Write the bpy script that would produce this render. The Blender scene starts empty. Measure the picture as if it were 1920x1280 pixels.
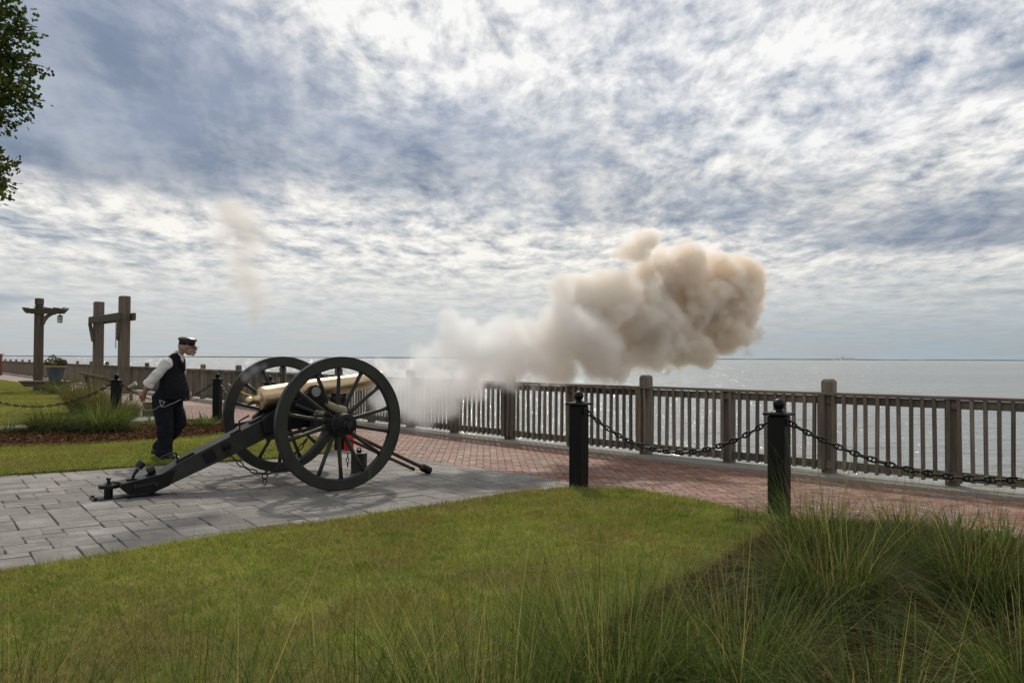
import bpy, bmesh, math, random
import numpy as np
from mathutils import Vector, Matrix, Quaternion

random.seed(7)
rng = np.random.default_rng(7)
S = bpy.context.scene
C = S.collection
PI = math.pi

# ------------------------------------------------------------------ camera
F = 1493.33                      # focal length in pixels of the 1920 px wide photograph (28 mm)
EYE = Vector((0, 0, 1.45))
cam = bpy.data.cameras.new('camera')
cam.sensor_width = 36; cam.lens = 28; cam.clip_start = 0.05; cam.clip_end = 60000
cam_ob = bpy.data.objects.new('camera', cam); C.objects.link(cam_ob)
ROT = Matrix.Rotation(math.radians(90) + math.atan(31.8 / F), 3, 'X') @ Matrix.Rotation(math.radians(0.256), 3, 'Z')
cam_ob.matrix_world = Matrix.Translation(EYE) @ ROT.to_4x4()
S.camera = cam_ob
S.render.resolution_x = 1024; S.render.resolution_y = 682


def at(px, py, z=0.0):
    """ground point (at height z) seen at that pixel of the photograph"""
    d = ROT @ Vector(((px - 960) / F, -(py - 640) / F, -1))
    t = (z - EYE.z) / d.z
    return EYE + d * t


def at_depth(px, py, Y):
    d = ROT @ Vector(((px - 960) / F, -(py - 640) / F, -1))
    return EYE + d * (Y / d.y)


# ------------------------------------------------------------------ node helper
class NT:
    def __init__(s, tree):
        s.t = tree; s.n = tree.nodes; s.l = tree.links

    def new(s, typ, **kw):
        nd = s.n.new(typ)
        for k, v in kw.items():
            setattr(nd, k, v)
        return nd

    def put(s, sock, v):
        if isinstance(v, bpy.types.NodeSocket):
            s.l.new(v, sock)
        elif v is not None:
            sock.default_value = v

    def m(s, op, a, b=None, c=None, clamp=False):
        nd = s.new('ShaderNodeMath', operation=op); nd.use_clamp = clamp
        s.put(nd.inputs[0], a); s.put(nd.inputs[1], b); s.put(nd.inputs[2], c)
        return nd.outputs[0]

    def v(s, op, a, b=None, out=0):
        nd = s.new('ShaderNodeVectorMath', operation=op)
        s.put(nd.inputs[0], a)
        if op == 'SCALE':
            s.put(nd.inputs[3], b)
        else:
            s.put(nd.inputs[1], b)
        return nd.outputs['Value'] if op in ('DISTANCE', 'LENGTH', 'DOT_PRODUCT') else nd.outputs[0]

    def xyz(s, x, y, z):
        nd = s.new('ShaderNodeCombineXYZ')
        for i, q in enumerate((x, y, z)):
            s.put(nd.inputs[i], q)
        return nd.outputs[0]

    def sep(s, a):
        nd = s.new('ShaderNodeSeparateXYZ'); s.put(nd.inputs[0], a)
        return nd.outputs

    def noise(s, vec, scale, detail=4, rough=0.55, dist=0.0, color=False):
        nd = s.new('ShaderNodeTexNoise')
        s.put(nd.inputs['Vector'], vec); s.put(nd.inputs['Scale'], scale)
        nd.inputs['Detail'].default_value = detail; nd.inputs['Roughness'].default_value = rough
        nd.inputs['Distortion'].default_value = dist
        return nd.outputs[1] if color else nd.outputs[0]

    def voro(s, vec, scale, feature='F1', out=0, smooth=None):
        nd = s.new('ShaderNodeTexVoronoi', feature=feature)
        s.put(nd.inputs['Vector'], vec); nd.inputs['Scale'].default_value = scale
        if smooth is not None and 'Smoothness' in nd.inputs:
            nd.inputs['Smoothness'].default_value = smooth
        return nd.outputs[out]

    def ramp(s, fac, stops, interp='LINEAR'):
        nd = s.new('ShaderNodeValToRGB'); cr = nd.color_ramp; cr.interpolation = interp
        while len(cr.elements) < len(stops):
            cr.elements.new(0.5)
        for e, (p, c) in zip(cr.elements, stops):
            e.position = p
            e.color = tuple(c) + (1,) if len(c) == 3 else c
        s.put(nd.inputs[0], fac)
        return nd.outputs[0]

    def mix(s, fac, a, b, blend='MIX'):
        nd = s.new('ShaderNodeMix', data_type='RGBA', blend_type=blend)
        s.put(nd.inputs[0], fac)
        for i, q in ((6, a), (7, b)):
            if isinstance(q, tuple) and len(q) == 3:
                q = q + (1,)
            s.put(nd.inputs[i], q)
        return nd.outputs[2]

    def smooth(s, v, lo, hi):
        nd = s.new('ShaderNodeMapRange', interpolation_type='SMOOTHSTEP')
        s.put(nd.inputs[0], v); s.put(nd.inputs[1], lo); s.put(nd.inputs[2], hi)
        return nd.outputs[0]

    def lin(s, v, lo, hi, a, b):
        nd = s.new('ShaderNodeMapRange'); nd.clamp = True
        for i, q in enumerate((v, lo, hi, a, b)):
            s.put(nd.inputs[i], q)
        return nd.outputs[0]


# ------------------------------------------------------------------ world: hazy blue sky under a layer of broken cloud
SUN_EL, SUN_AZ = math.radians(46), math.radians(-6)      # azimuth measured from straight ahead (+Y) towards +X
W = bpy.data.worlds.new('World'); S.world = W; W.use_nodes = True
W.node_tree.nodes.clear()
n = NT(W.node_tree)
tc = n.new('ShaderNodeTexCoord')
d = n.v('NORMALIZE', tc.outputs['Generated'])
dx, dy, dz = n.sep(d)
zc = n.m('ADD', n.m('MAXIMUM', dz, 0.0), 0.035)
U = n.m('DIVIDE', dx, zc); V = n.m('DIVIDE', dy, zc)
p = n.xyz(U, V, 0.0)
# cloud cells have depth, so they foreshorten less than a flat sheet
q2 = n.xyz(n.m('MULTIPLY', n.m('DIVIDE', dx, n.m('POWER', zc, 0.27)), 2.25), n.m('ADD', n.m('MULTIPLY', V, 0.07), n.m('MULTIPLY', n.m('LOGARITHM', zc, math.e), -1.2)), 0.0)
wv = n.noise(q2, 1.6, 2, 0.5, color=True)
pw = n.v('ADD', q2, n.v('SCALE', n.v('SUBTRACT', wv, (0.5, 0.5, 0.5)), 0.22))
cells = n.noise(pw, 7.2, 8, 0.57)
puffs = n.noise(n.v('ADD', pw, (5.0, 1.0, 0.0)), 17.0, 5, 0.62)
patch = n.noise(n.v('ADD', pw, (3.1, 7.7, 0.0)), 2.1, 3, 0.5)
bank = n.noise(n.v('ADD', p, (11.3, 2.4, 0.0)), 0.28, 2, 0.5)
# long soft streaks drawn out across the dark bank
rot = n.new('ShaderNodeMapping'); n.put(rot.inputs[0], pw); rot.inputs['Rotation'].default_value = (0, 0, math.radians(66)); rot.inputs['Scale'].default_value = (2.6, 0.6, 1)
streak = n.noise(rot.outputs[0], 1.0, 4, 0.5)


def blob(u, v, ru, rv, soft=1.0):
    a = n.m('DIVIDE', n.m('SUBTRACT', wU, u), ru); b = n.m('DIVIDE', n.m('SUBTRACT', wV, v), rv)
    return n.smooth(n.m('SQRT', n.m('ADD', n.m('MULTIPLY', a, a), n.m('MULTIPLY', b, b))), 1.0 + 0.5 * soft, 1.0 - 0.6 * soft)


wsoft = n.noise(n.v('SCALE', p, 0.8), 1.0, 4, 0.6, color=True)
wU, wV, _ = n.sep(n.v('ADD', p, n.v('SCALE', n.v('SUBTRACT', wsoft, (0.5, 0.5, 0.5)), 0.9)))
dark = blob(-1.65, 2.8, 1.0, 1.5, 0.8)                       # the big slate bank on the left
dark = n.m('MAXIMUM', dark, n.m('MULTIPLY', blob(-0.5, 3.5, 1.15, 0.85), 0.72))
dark = n.m('MAXIMUM', dark, n.m('MULTIPLY', blob(0.9, 4.3, 1.5, 0.6), 0.48))
dark = n.m('MAXIMUM', dark, n.m('MULTIPLY', blob(3.0, 4.7, 1.3, 1.1), 0.75))
dark = n.m('MAXIMUM', dark, n.m('MULTIPLY', blob(1.66, 2.3, 0.24, 0.4), 0.95))
dark = n.m('MAXIMUM', dark, n.m('MULTIPLY', n.smooth(bank, 0.57, 0.72), n.smooth(n.m('ABSOLUTE', V), 14.0, 9.0)))
low = n.smooth(dz, 0.14, 0.06)
lite = n.m('ADD', n.m('MULTIPLY', n.m('SUBTRACT', cells, 0.5), 1.7), n.m('MULTIPLY', n.m('SUBTRACT', patch, 0.5), 0.85))
lite = n.m('ADD', lite, n.m('MULTIPLY', n.m('SUBTRACT', puffs, 0.5), 1.1))
lite = n.m('MULTIPLY', lite, n.lin(dark, 0.0, 1.0, 1.0, 0.20))
lite = n.m('ADD', lite, n.m('MULTIPLY', n.m('SUBTRACT', streak, 0.5), n.lin(dark, 0.0, 1.0, 0.15, 0.95)))
lite = n.m('MULTIPLY', lite, n.lin(low, 0.0, 1.0, 1.0, 0.55))
sunv = (math.sin(SUN_AZ) * math.cos(SUN_EL), math.cos(SUN_AZ) * math.cos(SUN_EL), math.sin(SUN_EL))
sdot = n.v('DOT_PRODUCT', d, sunv)
glow = n.smooth(sdot, 0.62, 1.0)
t = n.m('SUBTRACT', n.m('ADD', 0.75, lite), n.m('MULTIPLY', dark, 0.52))
t = n.m('ADD', t, n.m('MULTIPLY', glow, 0.10))
t = n.m('ADD', t, n.m('MULTIPLY', low, 0.05))
col = n.ramp(t, [(0.0, (0.165, 0.215, 0.325)), (0.24, (0.225, 0.28, 0.385)), (0.48, (0.42, 0.465, 0.54)), (0.70, (0.66, 0.68, 0.71)), (0.88, (0.85, 0.85, 0.85)), (1.0, (0.96, 0.96, 0.95))])
warm = n.m('MULTIPLY', n.smooth(dz, 0.02, 0.08), n.smooth(dz, 0.30, 0.14))
col = n.mix(n.m('MULTIPLY', warm, 0.7), col, (1.0, 0.965, 0.90), 'MULTIPLY')
haze = n.smooth(dz, 0.135, 0.012)
hazec = n.mix(n.smooth(dx, -0.1, 0.6), (0.47, 0.52, 0.55), (0.34, 0.41, 0.46))
col = n.mix(n.m('MULTIPLY', haze, 0.93), col, hazec)
col = n.mix(1.0, col, n.mix(n.smooth(sdot, 0.93, 1.0), (1, 1, 1), (2.2, 2.1, 2.0)), 'MULTIPLY')
sky = n.new('ShaderNodeTexSky', sky_type='NISHITA')
sky.sun_disc = False; sky.sun_elevation = SUN_EL; sky.sun_rotation = SUN_AZ
sky.air_density = 1.0; sky.dust_density = 2.0
blue = n.mix(1.0, sky.outputs[0], (0.10, 0.10, 0.10), 'MULTIPLY')
cover = n.m('ADD', 0.86, n.m('MULTIPLY', n.smooth(patch, 0.38, 0.6), 0.14))
col = n.mix(cover, blue, col)
bg = n.new('ShaderNodeBackground'); n.put(bg.inputs[0], col); bg.inputs[1].default_value = 1.0
out = n.new('ShaderNodeOutputWorld'); n.l.new(bg.outputs[0], out.inputs[0])
W.cycles.sampling_method = 'MANUAL'; W.cycles.sample_map_resolution = 512

sun = bpy.data.lights.new('sun', 'SUN'); sun.energy = 2.6; sun.angle = math.radians(3.0); sun.color = (1.0, 0.93, 0.82)
sun_ob = bpy.data.objects.new('sun', sun); C.objects.link(sun_ob)
sun_ob.rotation_euler = Vector(sunv).to_track_quat('Z', 'Y').to_euler()
sun_ob.location = (0, 0, 30)

S.view_settings.view_transform = 'Standard'; S.view_settings.look = 'None'
S.view_settings.exposure = 0.0; S.view_settings.gamma = 1.0; S.view_settings.use_curve_mapping = False
S.render.engine = 'CYCLES'
cy = S.cycles
cy.max_bounces = 14; cy.diffuse_bounces = 3; cy.glossy_bounces = 3; cy.transmission_bounces = 4; cy.volume_bounces = 8; cy.transparent_max_bounces = 8
cy.sample_clamp_indirect = 6.0; cy.use_denoising = True; cy.caustics_reflective = False; cy.caustics_refractive = False
cy.volume_step_rate = 2.2


# ------------------------------------------------------------------ materials
def material(name, build):
    mt = bpy.data.materials.new(name); mt.use_nodes = True
    nn = NT(mt.node_tree); nn.n.clear()
    o = nn.new('ShaderNodeOutputMaterial')
    build(nn, o)
    return mt


def pbsdf(nn, color, rough=0.6, metal=0.0, spec=0.5, normal=None, **kw):
    b = nn.new('ShaderNodeBsdfPrincipled')
    if isinstance(color, tuple) and len(color) == 3:
        color = color + (1,)
    nn.put(b.inputs['Base Color'], color); nn.put(b.inputs['Roughness'], rough); nn.put(b.inputs['Metallic'], metal)
    nn.put(b.inputs['Specular IOR Level'], spec)
    if normal is not None:
        nn.put(b.inputs['Normal'], normal)
    for k, v in kw.items():
        nn.put(b.inputs[k], v)
    return b


def bump(nn, h, strength=0.3, dist=0.01):
    b = nn.new('ShaderNodeBump'); b.inputs['Strength'].default_value = strength; b.inputs['Distance'].default_value = dist
    nn.put(b.inputs['Height'], h)
    return b.outputs[0]


def paint(name, c, rough=0.45, var=0.25, scale=9.0, metal=0.0, spec=0.5, bmp=0.08):
    def f(nn, o):
        co = nn.new('ShaderNodeTexCoord').outputs['Object']
        a = nn.noise(co, scale, 5, 0.6)
        b = nn.noise(co, scale * 6, 3, 0.6)
        fac = nn.m('ADD', nn.m('MULTIPLY', a, 0.7), nn.m('MULTIPLY', b, 0.3))
        lo = tuple(q * (1 - var) for q in c); hi = tuple(q * (1 + var) for q in c)
        cc = nn.ramp(fac, [(0.3, lo), (0.7, hi)])
        rr = nn.lin(a, 0.3, 0.7, rough * 0.8, min(1, rough * 1.25))
        bs = pbsdf(nn, cc, rr, metal, spec, bump(nn, b, bmp, 0.004))
        nn.l.new(bs.outputs[0], o.inputs[0])
    return material(name, f)


def wood(name, dark, light, stretch=(26, 26, 1.6), rough=0.8, ring=0.5):
    def f(nn, o):
        tcn = nn.new('ShaderNodeTexCoord')
        oi = nn.new('ShaderNodeObjectInfo')
        mp = nn.new('ShaderNodeMapping'); nn.put(mp.inputs[0], tcn.outputs['Object'])
        mp.inputs['Scale'].default_value = stretch
        vec = nn.v('ADD', mp.outputs[0], nn.v('SCALE', oi.outputs['Location'], 3.7))
        g = nn.noise(vec, 1.0, 6, 0.62, 0.6)
        gg = nn.noise(nn.v('SCALE', vec, 3.5), 1.0, 3, 0.6)
        big = nn.noise(nn.v('ADD', tcn.outputs['Object'], oi.outputs['Location']), 1.7, 3, 0.6)
        fac = nn.m('ADD', nn.m('MULTIPLY', g, 0.6), nn.m('MULTIPLY', gg, 0.4))
        cc = nn.ramp(fac, [(0.32, dark), (0.68, light)])
        tint = nn.lin(oi.outputs['Random'], 0, 1, 0.66, 1.32)
        cc = nn.mix(1.0, cc, nn.xyz(tint, tint, tint), 'MULTIPLY')
        cc = nn.mix(nn.smooth(big, 0.52, 0.72), cc, nn.mix(0.5, cc, (0.07, 0.075, 0.055)))
        bs = pbsdf(nn, cc, rough, 0, 0.25, bump(nn, fac, 0.5, 0.006))
        nn.l.new(bs.outputs[0], o.inputs[0])
    return material(name, f)


M = {}
M['green'] = paint('gun_carriage_green_paint', (0.027, 0.029, 0.0225), 0.48, 0.38, 5, 0, 0.3, 0.25)
M['black'] = paint('black_iron_paint', (0.0065, 0.0065, 0.007), 0.42, 0.3, 12, 0, 0.25)
M['iron'] = paint('dark_iron', (0.018, 0.018, 0.019), 0.45, 0.35, 16, 0.4)
M['bollard'] = paint('black_bollard_paint', (0.0045, 0.0045, 0.005), 0.42, 0.3, 8, 0, 0.22)
M['worn'] = paint('worn_bright_steel', (0.32, 0.36, 0.36), 0.35, 0.15, 20, 0.8)
M['rammer'] = wood('dark_red_stained_wood', (0.035, 0.015, 0.010), (0.085, 0.034, 0.021), (3, 40, 40), 0.5)
M['wood_v'] = wood('weathered_timber_upright', (0.088, 0.072, 0.054), (0.222, 0.187, 0.143))
M['wood_h'] = wood('weathered_timber_rail', (0.080, 0.067, 0.052), (0.20, 0.172, 0.135), (1.4, 26, 26))
M['timber'] = wood('brown_timber', (0.072, 0.058, 0.044), (0.185, 0.15, 0.112), (16, 16, 0.9))
M['timber_h'] = wood('brown_timber_beam', (0.062, 0.050, 0.038), (0.150, 0.122, 0.092), (0.9, 16, 16))
M['stone'] = paint('rough_grey_stone', (0.14, 0.125, 0.095), 0.9, 0.4, 11, 0, 0.2, 0.6)
M['concrete'] = paint('pale_concrete', (0.27, 0.25, 0.215), 0.9, 0.2, 3, 0, 0.2, 0.3)
M['red'] = paint('fire_red_paint', (0.55, 0.012, 0.015), 0.3, 0.08, 6)
M['canvas'] = paint('tan_leather', (0.235, 0.21, 0.135), 0.8, 0.2, 20, 0, 0.2, 0.4)
M['yellow'] = paint('yellow_rope', (0.50, 0.37, 0.07), 0.8, 0.15, 30)
M['cord'] = paint('white_cord', (0.30, 0.285, 0.25), 0.8, 0.1, 30)
M['ground'] = paint('packed_soil', (0.07, 0.055, 0.04), 0.95, 0.3, 2, 0, 0.1, 0.5)
M['far'] = paint('far_land_painted_haze', (0.32, 0.37, 0.42), 1.0, 0.1, 0.002, 0, 0.0)  # pale blue distance haze is put into the land's base colour
M['farb'] = paint('far_works_painted_haze', (0.56, 0.62, 0.68), 1.0, 0.05, 0.01, 0, 0.0)  # colour lifted towards the sky to paint in haze and offset the backlight


def f_brass(nn, o):
    co = nn.new('ShaderNodeTexCoord').outputs['Object']
    mp = nn.new('ShaderNodeMapping'); nn.put(mp.inputs[0], co); mp.inputs['Scale'].default_value = (1.2, 9, 9)
    a = nn.noise(mp.outputs[0], 2.0, 6, 0.65, 0.4)
    cc = nn.ramp(a, [(0.32, (0.36, 0.255, 0.135)), (0.55, (0.56, 0.43, 0.26)), (0.75, (0.68, 0.55, 0.36))])
    rr = nn.lin(a, 0.3, 0.7, 0.42, 0.30)
    bs = pbsdf(nn, cc, rr, 1.0, 0.5, bump(nn, a, 0.06, 0.004))
    nn.l.new(bs.outputs[0], o.inputs[0])


M['brass'] = material('polished_bronze', f_brass)


def f_sea(nn, o):
    g = nn.new('ShaderNodeNewGeometry').outputs['Position']
    mp = nn.new('ShaderNodeMapping'); nn.put(mp.inputs[0], g)
    mp.inputs['Rotation'].default_value = (0, 0, math.radians(14)); mp.inputs['Scale'].default_value = (0.55, 1.0, 1)
    a = nn.noise(mp.outputs[0], 0.16, 3, 0.5)
    b = nn.noise(mp.outputs[0], 0.75, 4, 0.6)
    c = nn.noise(mp.outputs[0], 3.2, 4, 0.62)
    h = nn.m('ADD', nn.m('ADD', nn.m('MULTIPLY', a, 2.2), nn.m('MULTIPLY', b, 1.1)), nn.m('MULTIPLY', c, 0.22))
    big = nn.noise(g, 0.012, 3, 0.55)
    cc = nn.ramp(big, [(0.35, (0.225, 0.228, 0.205)), (0.7, (0.29, 0.29, 0.26))])
    bs = pbsdf(nn, cc, 0.10, 0, 0.5, bump(nn, h, 0.8, 1.0))
    bs.inputs['IOR'].default_value = 1.333
    nn.l.new(bs.outputs[0], o.inputs[0])


M['sea'] = material('grey_sea_water', f_sea)


def f_slate(nn, o):
    tcn = nn.new('ShaderNodeNewGeometry').outputs['Position']
    oi = nn.new('ShaderNodeObjectInfo').outputs['Random']
    a = nn.noise(tcn, 1.3, 5, 0.6, 0.4); b = nn.noise(tcn, 9, 6, 0.65, 0.8); c = nn.noise(tcn, 60, 3, 0.6)
    fac = nn.m('ADD', nn.m('MULTIPLY', a, 0.45), nn.m('ADD', nn.m('MULTIPLY', b, 0.40), nn.m('MULTIPLY', c, 0.15)))
    cc = nn.ramp(fac, [(0.33, (0.125, 0.117, 0.108)), (0.5, (0.195, 0.183, 0.169)), (0.66, (0.30, 0.283, 0.262))])
    t2 = nn.lin(oi, 0, 1, 0.80, 1.18)
    cc = nn.mix(1.0, cc, nn.xyz(t2, t2, t2), 'MULTIPLY')
    # rust run-off below the gun
    r = nn.noise(tcn, 2.2, 5, 0.6, 1.0)
    x, y, z = nn.sep(tcn)
    da = nn.m('SUBTRACT', nn.m('MULTIPLY', nn.m('ADD', x, 2.9), -0.597), nn.m('MULTIPLY', nn.m('SUBTRACT', y, 8.75), -0.803))
    db = nn.m('ADD', nn.m('MULTIPLY', nn.m('ADD', x, 2.5), 0.803), nn.m('MULTIPLY', nn.m('SUBTRACT', y, 8.9), 0.597))
    near = nn.m('MULTIPLY', nn.smooth(nn.m('ABSOLUTE', da), 0.55, 0.05), nn.smooth(nn.m('ABSOLUTE', db), 1.5, 0.6))
    rust = nn.m('MULTIPLY', nn.smooth(r, 0.5, 0.62), near)
    cc = nn.mix(nn.m('MULTIPLY', rust, 0.55), cc, (0.20, 0.125, 0.06))
    hh = nn.m('ADD', nn.m('MULTIPLY', b, 0.8), nn.m('MULTIPLY', c, 0.2))
    bs = pbsdf(nn, cc, nn.lin(b, 0.3, 0.7, 0.7, 0.9), 0, 0.1, bump(nn, hh, 0.9, 0.02))
    nn.l.new(bs.outputs[0], o.inputs[0])


M['slate'] = material('stamped_slate_concrete', f_slate)


def f_joint(nn, o):
    g = nn.new('ShaderNodeNewGeometry').outputs['Position']
    cc = nn.ramp(nn.noise(g, 30, 4, 0.6), [(0.3, (0.065, 0.06, 0.054)), (0.7, (0.12, 0.11, 0.096))])
    bs = pbsdf(nn, cc, 0.95, 0, 0.1)
    nn.l.new(bs.outputs[0], o.inputs[0])


M['joint'] = material('dark_joint_sand', f_joint)


def f_brick(nn, o):
    g = nn.new('ShaderNodeNewGeometry')
    oi = nn.new('ShaderNodeObjectInfo').outputs['Random']
    isl = g.outputs['Random Per Island']
    r = nn.m('FRACT', nn.m('ADD', nn.m('MULTIPLY', oi, 7.31), nn.m('MULTIPLY', isl, 5.17)))
    base = nn.ramp(r, [(0.0, (0.130, 0.058, 0.040)), (0.2, (0.200, 0.092, 0.062)), (0.45, (0.235, 0.120, 0.083)), (0.62, (0.180, 0.098, 0.074)), (0.8, (0.27, 0.160, 0.118)), (0.92, (0.145, 0.112, 0.102)), (1.0, (0.26, 0.195, 0.16))])
    a = nn.noise(g.outputs['Position'], 40, 5, 0.65); b = nn.noise(g.outputs['Position'], 0.7, 4, 0.6)
    cc = nn.mix(1.0, base, nn.ramp(a, [(0.3, (0.72, 0.72, 0.72)), (0.7, (1.2, 1.2, 1.2))]), 'MULTIPLY')
    cc = nn.mix(nn.m('MULTIPLY', nn.smooth(b, 0.5, 0.75), 0.45), cc, (0.27, 0.205, 0.18))
    bs = pbsdf(nn, cc, nn.lin(b, 0.3, 0.7, 0.55, 0.8), 0, 0.25, bump(nn, a, 0.5, 0.005))
    nn.l.new(bs.outputs[0], o.inputs[0])


M['brick'] = material('clay_paver', f_brick)


def grass_color(nn, dry=0.5):
    g = nn.new('ShaderNodeNewGeometry')
    p_ = g.outputs['Position']
    a = nn.noise(p_, 0.9, 5, 0.62, 0.5); b = nn.noise(p_, 6.5, 5, 0.65, 0.8)
    isl = g.outputs['Random Per Island']
    c = nn.ramp(nn.m('ADD', nn.m('MULTIPLY', b, 0.7), nn.m('MULTIPLY', isl, 0.3)), [(0.25, (0.088, 0.115, 0.028)), (0.5, (0.222, 0.242, 0.066)), (0.75, (0.40, 0.385, 0.13))])
    lg = nn.ramp(nn.noise(p_, 0.45, 4, 0.6, 0.4), [(0.35, (0.68, 0.72, 0.68)), (0.65, (1.22, 1.18, 1.1))])
    c = nn.mix(1.0, c, lg, 'MULTIPLY')
    dr = nn.m('MULTIPLY', nn.smooth(nn.m('ADD', nn.m('MULTIPLY', a, 0.7), nn.m('MULTIPLY', b, 0.3)), 0.46, 0.60), dry)
    c = nn.mix(dr, c, nn.ramp(isl, [(0.0, (0.12, 0.082, 0.038)), (1.0, (0.32, 0.25, 0.11))]))
    return c, g


def f_lawn(nn, o):
    c, g = grass_color(nn, 0.75)
    h = nn.noise(g.outputs['Position'], 70, 4, 0.7)
    c = nn.mix(1.0, c, nn.ramp(h, [(0.25, (0.35, 0.35, 0.35)), (0.7, (0.95, 0.95, 0.95))]), 'MULTIPLY')
    bs = pbsdf(nn, c, 0.95, 0, 0.1, bump(nn, h, 1.0, 0.02))
    nn.l.new(bs.outputs[0], o.inputs[0])


M['lawn'] = material('lawn_turf', f_lawn)


def leafy(nn, o, c, trans=0.45, rough=0.6, spec=0.15, tc_=(1.25, 1.3, 0.7)):
    bs = pbsdf(nn, c, rough, 0, spec)
    tr = nn.new('ShaderNodeBsdfTranslucent')
    nn.put(tr.inputs[0], nn.mix(1.0, c, tc_, 'MULTIPLY'))
    mx = nn.new('ShaderNodeMixShader'); mx.inputs[0].default_value = trans
    nn.l.new(bs.outputs[0], mx.inputs[1]); nn.l.new(tr.outputs[0], mx.inputs[2]); nn.l.new(mx.outputs[0], o.inputs[0])


def f_blade(nn, o):
    c, g = grass_color(nn, 0.7)
    leafy(nn, o, c, 0.4)


M['blade'] = material('lawn_grass_blades', f_blade)


def reed(name, stops, trans=0.35, spec=0.08):
    def f(nn, o):
        g = nn.new('ShaderNodeNewGeometry')
        c = nn.ramp(g.outputs['Random Per Island'], stops)
        leafy(nn, o, c, trans, 0.75, spec)
    return material(name, f)


M['reed'] = reed('green_muhly_blades', [(0.0, (0.028, 0.050, 0.012)), (0.45, (0.062, 0.095, 0.024)), (0.8, (0.12, 0.155, 0.045)), (0.93, (0.24, 0.24, 0.105)), (1.0, (0.38, 0.27, 0.14))], 0.4)
M['reed_dark'] = reed('dark_muhly_blades', [(0.0, (0.020, 0.034, 0.010)), (0.5, (0.046, 0.068, 0.020)), (0.85, (0.105, 0.125, 0.042)), (1.0, (0.24, 0.17, 0.09))])
M['reed_tan'] = reed('tawny_muhly_blades', [(0.0, (0.055, 0.055, 0.022)), (0.4, (0.12, 0.10, 0.045)), (0.75, (0.20, 0.16, 0.075)), (1.0, (0.10, 0.12, 0.045))])
M['stem'] = reed('pale_grass_stems', [(0.0, (0.075, 0.11, 0.03)), (0.5, (0.15, 0.185, 0.065)), (0.8, (0.30, 0.28, 0.13)), (1.0, (0.42, 0.30, 0.17))], 0.4)
M['dead'] = reed('dry_brown_thatch', [(0.0, (0.035, 0.025, 0.017)), (0.6, (0.085, 0.058, 0.038)), (1.0, (0.17, 0.125, 0.085))], 0.15)
M['strap'] = reed('strap_leaves', [(0.0, (0.055, 0.10, 0.025)), (0.6, (0.12, 0.18, 0.05)), (1.0, (0.26, 0.27, 0.12))])
M['straw'] = reed('pine_straw', [(0.0, (0.020, 0.010, 0.006)), (0.5, (0.060, 0.028, 0.015)), (0.85, (0.12, 0.062, 0.034)), (1.0, (0.22, 0.15, 0.095))], 0.1, 0.0)
M['oak'] = reed('oak_leaves', [(0.0, (0.018, 0.030, 0.008)), (0.6, (0.040, 0.060, 0.014)), (1.0, (0.080, 0.098, 0.024))], 0.35)


def f_mulch(nn, o):
    g = nn.new('ShaderNodeNewGeometry').outputs['Position']
    a = nn.noise(g, 25, 5, 0.7, 1.5); b = nn.noise(g, 2.5, 4, 0.6)
    c = nn.ramp(nn.m('ADD', nn.m('MULTIPLY', a, 0.7), nn.m('MULTIPLY', b, 0.3)), [(0.3, (0.010, 0.006, 0.004)), (0.5, (0.030, 0.016, 0.010)), (0.72, (0.065, 0.037, 0.022))])
    bs = pbsdf(nn, c, 1.0, 0, 0.0, bump(nn, a, 1.0, 0.03))
    nn.l.new(bs.outputs[0], o.inputs[0])


M['mulch'] = material('pine_straw_mulch', f_mulch)
M['bark'] = paint('oak_bark', (0.055, 0.045, 0.035), 0.95, 0.4, 14, 0, 0.1, 0.8)


def fabric(name, c, var=0.15, sc=14, rough=0.9, sheen=0.0):
    def f(nn, o):
        co = nn.new('ShaderNodeTexCoord').outputs['Object']
        a = nn.noise(co, sc, 4, 0.6, 0.5); b = nn.noise(co, 300, 2, 0.5)
        cc = nn.ramp(a, [(0.3, tuple(q * (1 - var) for q in c)), (0.7, tuple(q * (1 + var) for q in c))])
        bs = pbsdf(nn, cc, rough, 0, 0.2, bump(nn, nn.m('ADD', a, nn.m('MULTIPLY', b, 0.1)), 0.6, 0.02))
        nn.l.new(bs.outputs[0], o.inputs[0])
    return material(name, f)


M['skin'] = fabric('weathered_skin', (0.36, 0.185, 0.135), 0.18, 18, 0.55)
M['vest'] = fabric('black_wool', (0.0075, 0.008, 0.0105), 0.3)
M['trouser'] = fabric('navy_wool', (0.0085, 0.010, 0.016), 0.3, 8)
M['shirt'] = fabric('white_cotton', (0.60, 0.57, 0.545), 0.06, 9)
M['shoe'] = paint('black_leather', (0.008, 0.008, 0.008), 0.4, 0.3, 14)
M['cap'] = paint('black_leather_cap', (0.012, 0.014, 0.017), 0.33, 0.4, 18, 0, 0.6, 0.5)
M['hair'] = fabric('grey_hair', (0.25, 0.245, 0.235), 0.25, 60)
M['dark'] = paint('dark_tie_silk', (0.02, 0.014, 0.014), 0.7, 0.3, 10)
M['pot'] = paint('blue_glaze', (0.085, 0.112, 0.135), 0.3, 0.35, 3.5)
M['potrim'] = paint('terracotta_rim', (0.33, 0.20, 0.13), 0.5, 0.25, 6)
M['silver'] = reed('silver_leaves', [(0.0, (0.08, 0.11, 0.09)), (1.0, (0.22, 0.27, 0.24))])
M['fol'] = reed('planter_leaves', [(0.0, (0.02, 0.045, 0.012)), (0.7, (0.06, 0.10, 0.02)), (1.0, (0.14, 0.17, 0.03))])
M['flower_red'] = reed('red_petals', [(0.0, (0.25, 0.01, 0.015)), (1.0, (0.5, 0.03, 0.04))])
M['flower_or'] = reed('orange_petals', [(0.0, (0.5, 0.16, 0.03)), (1.0, (0.62, 0.32, 0.10))])
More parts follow.
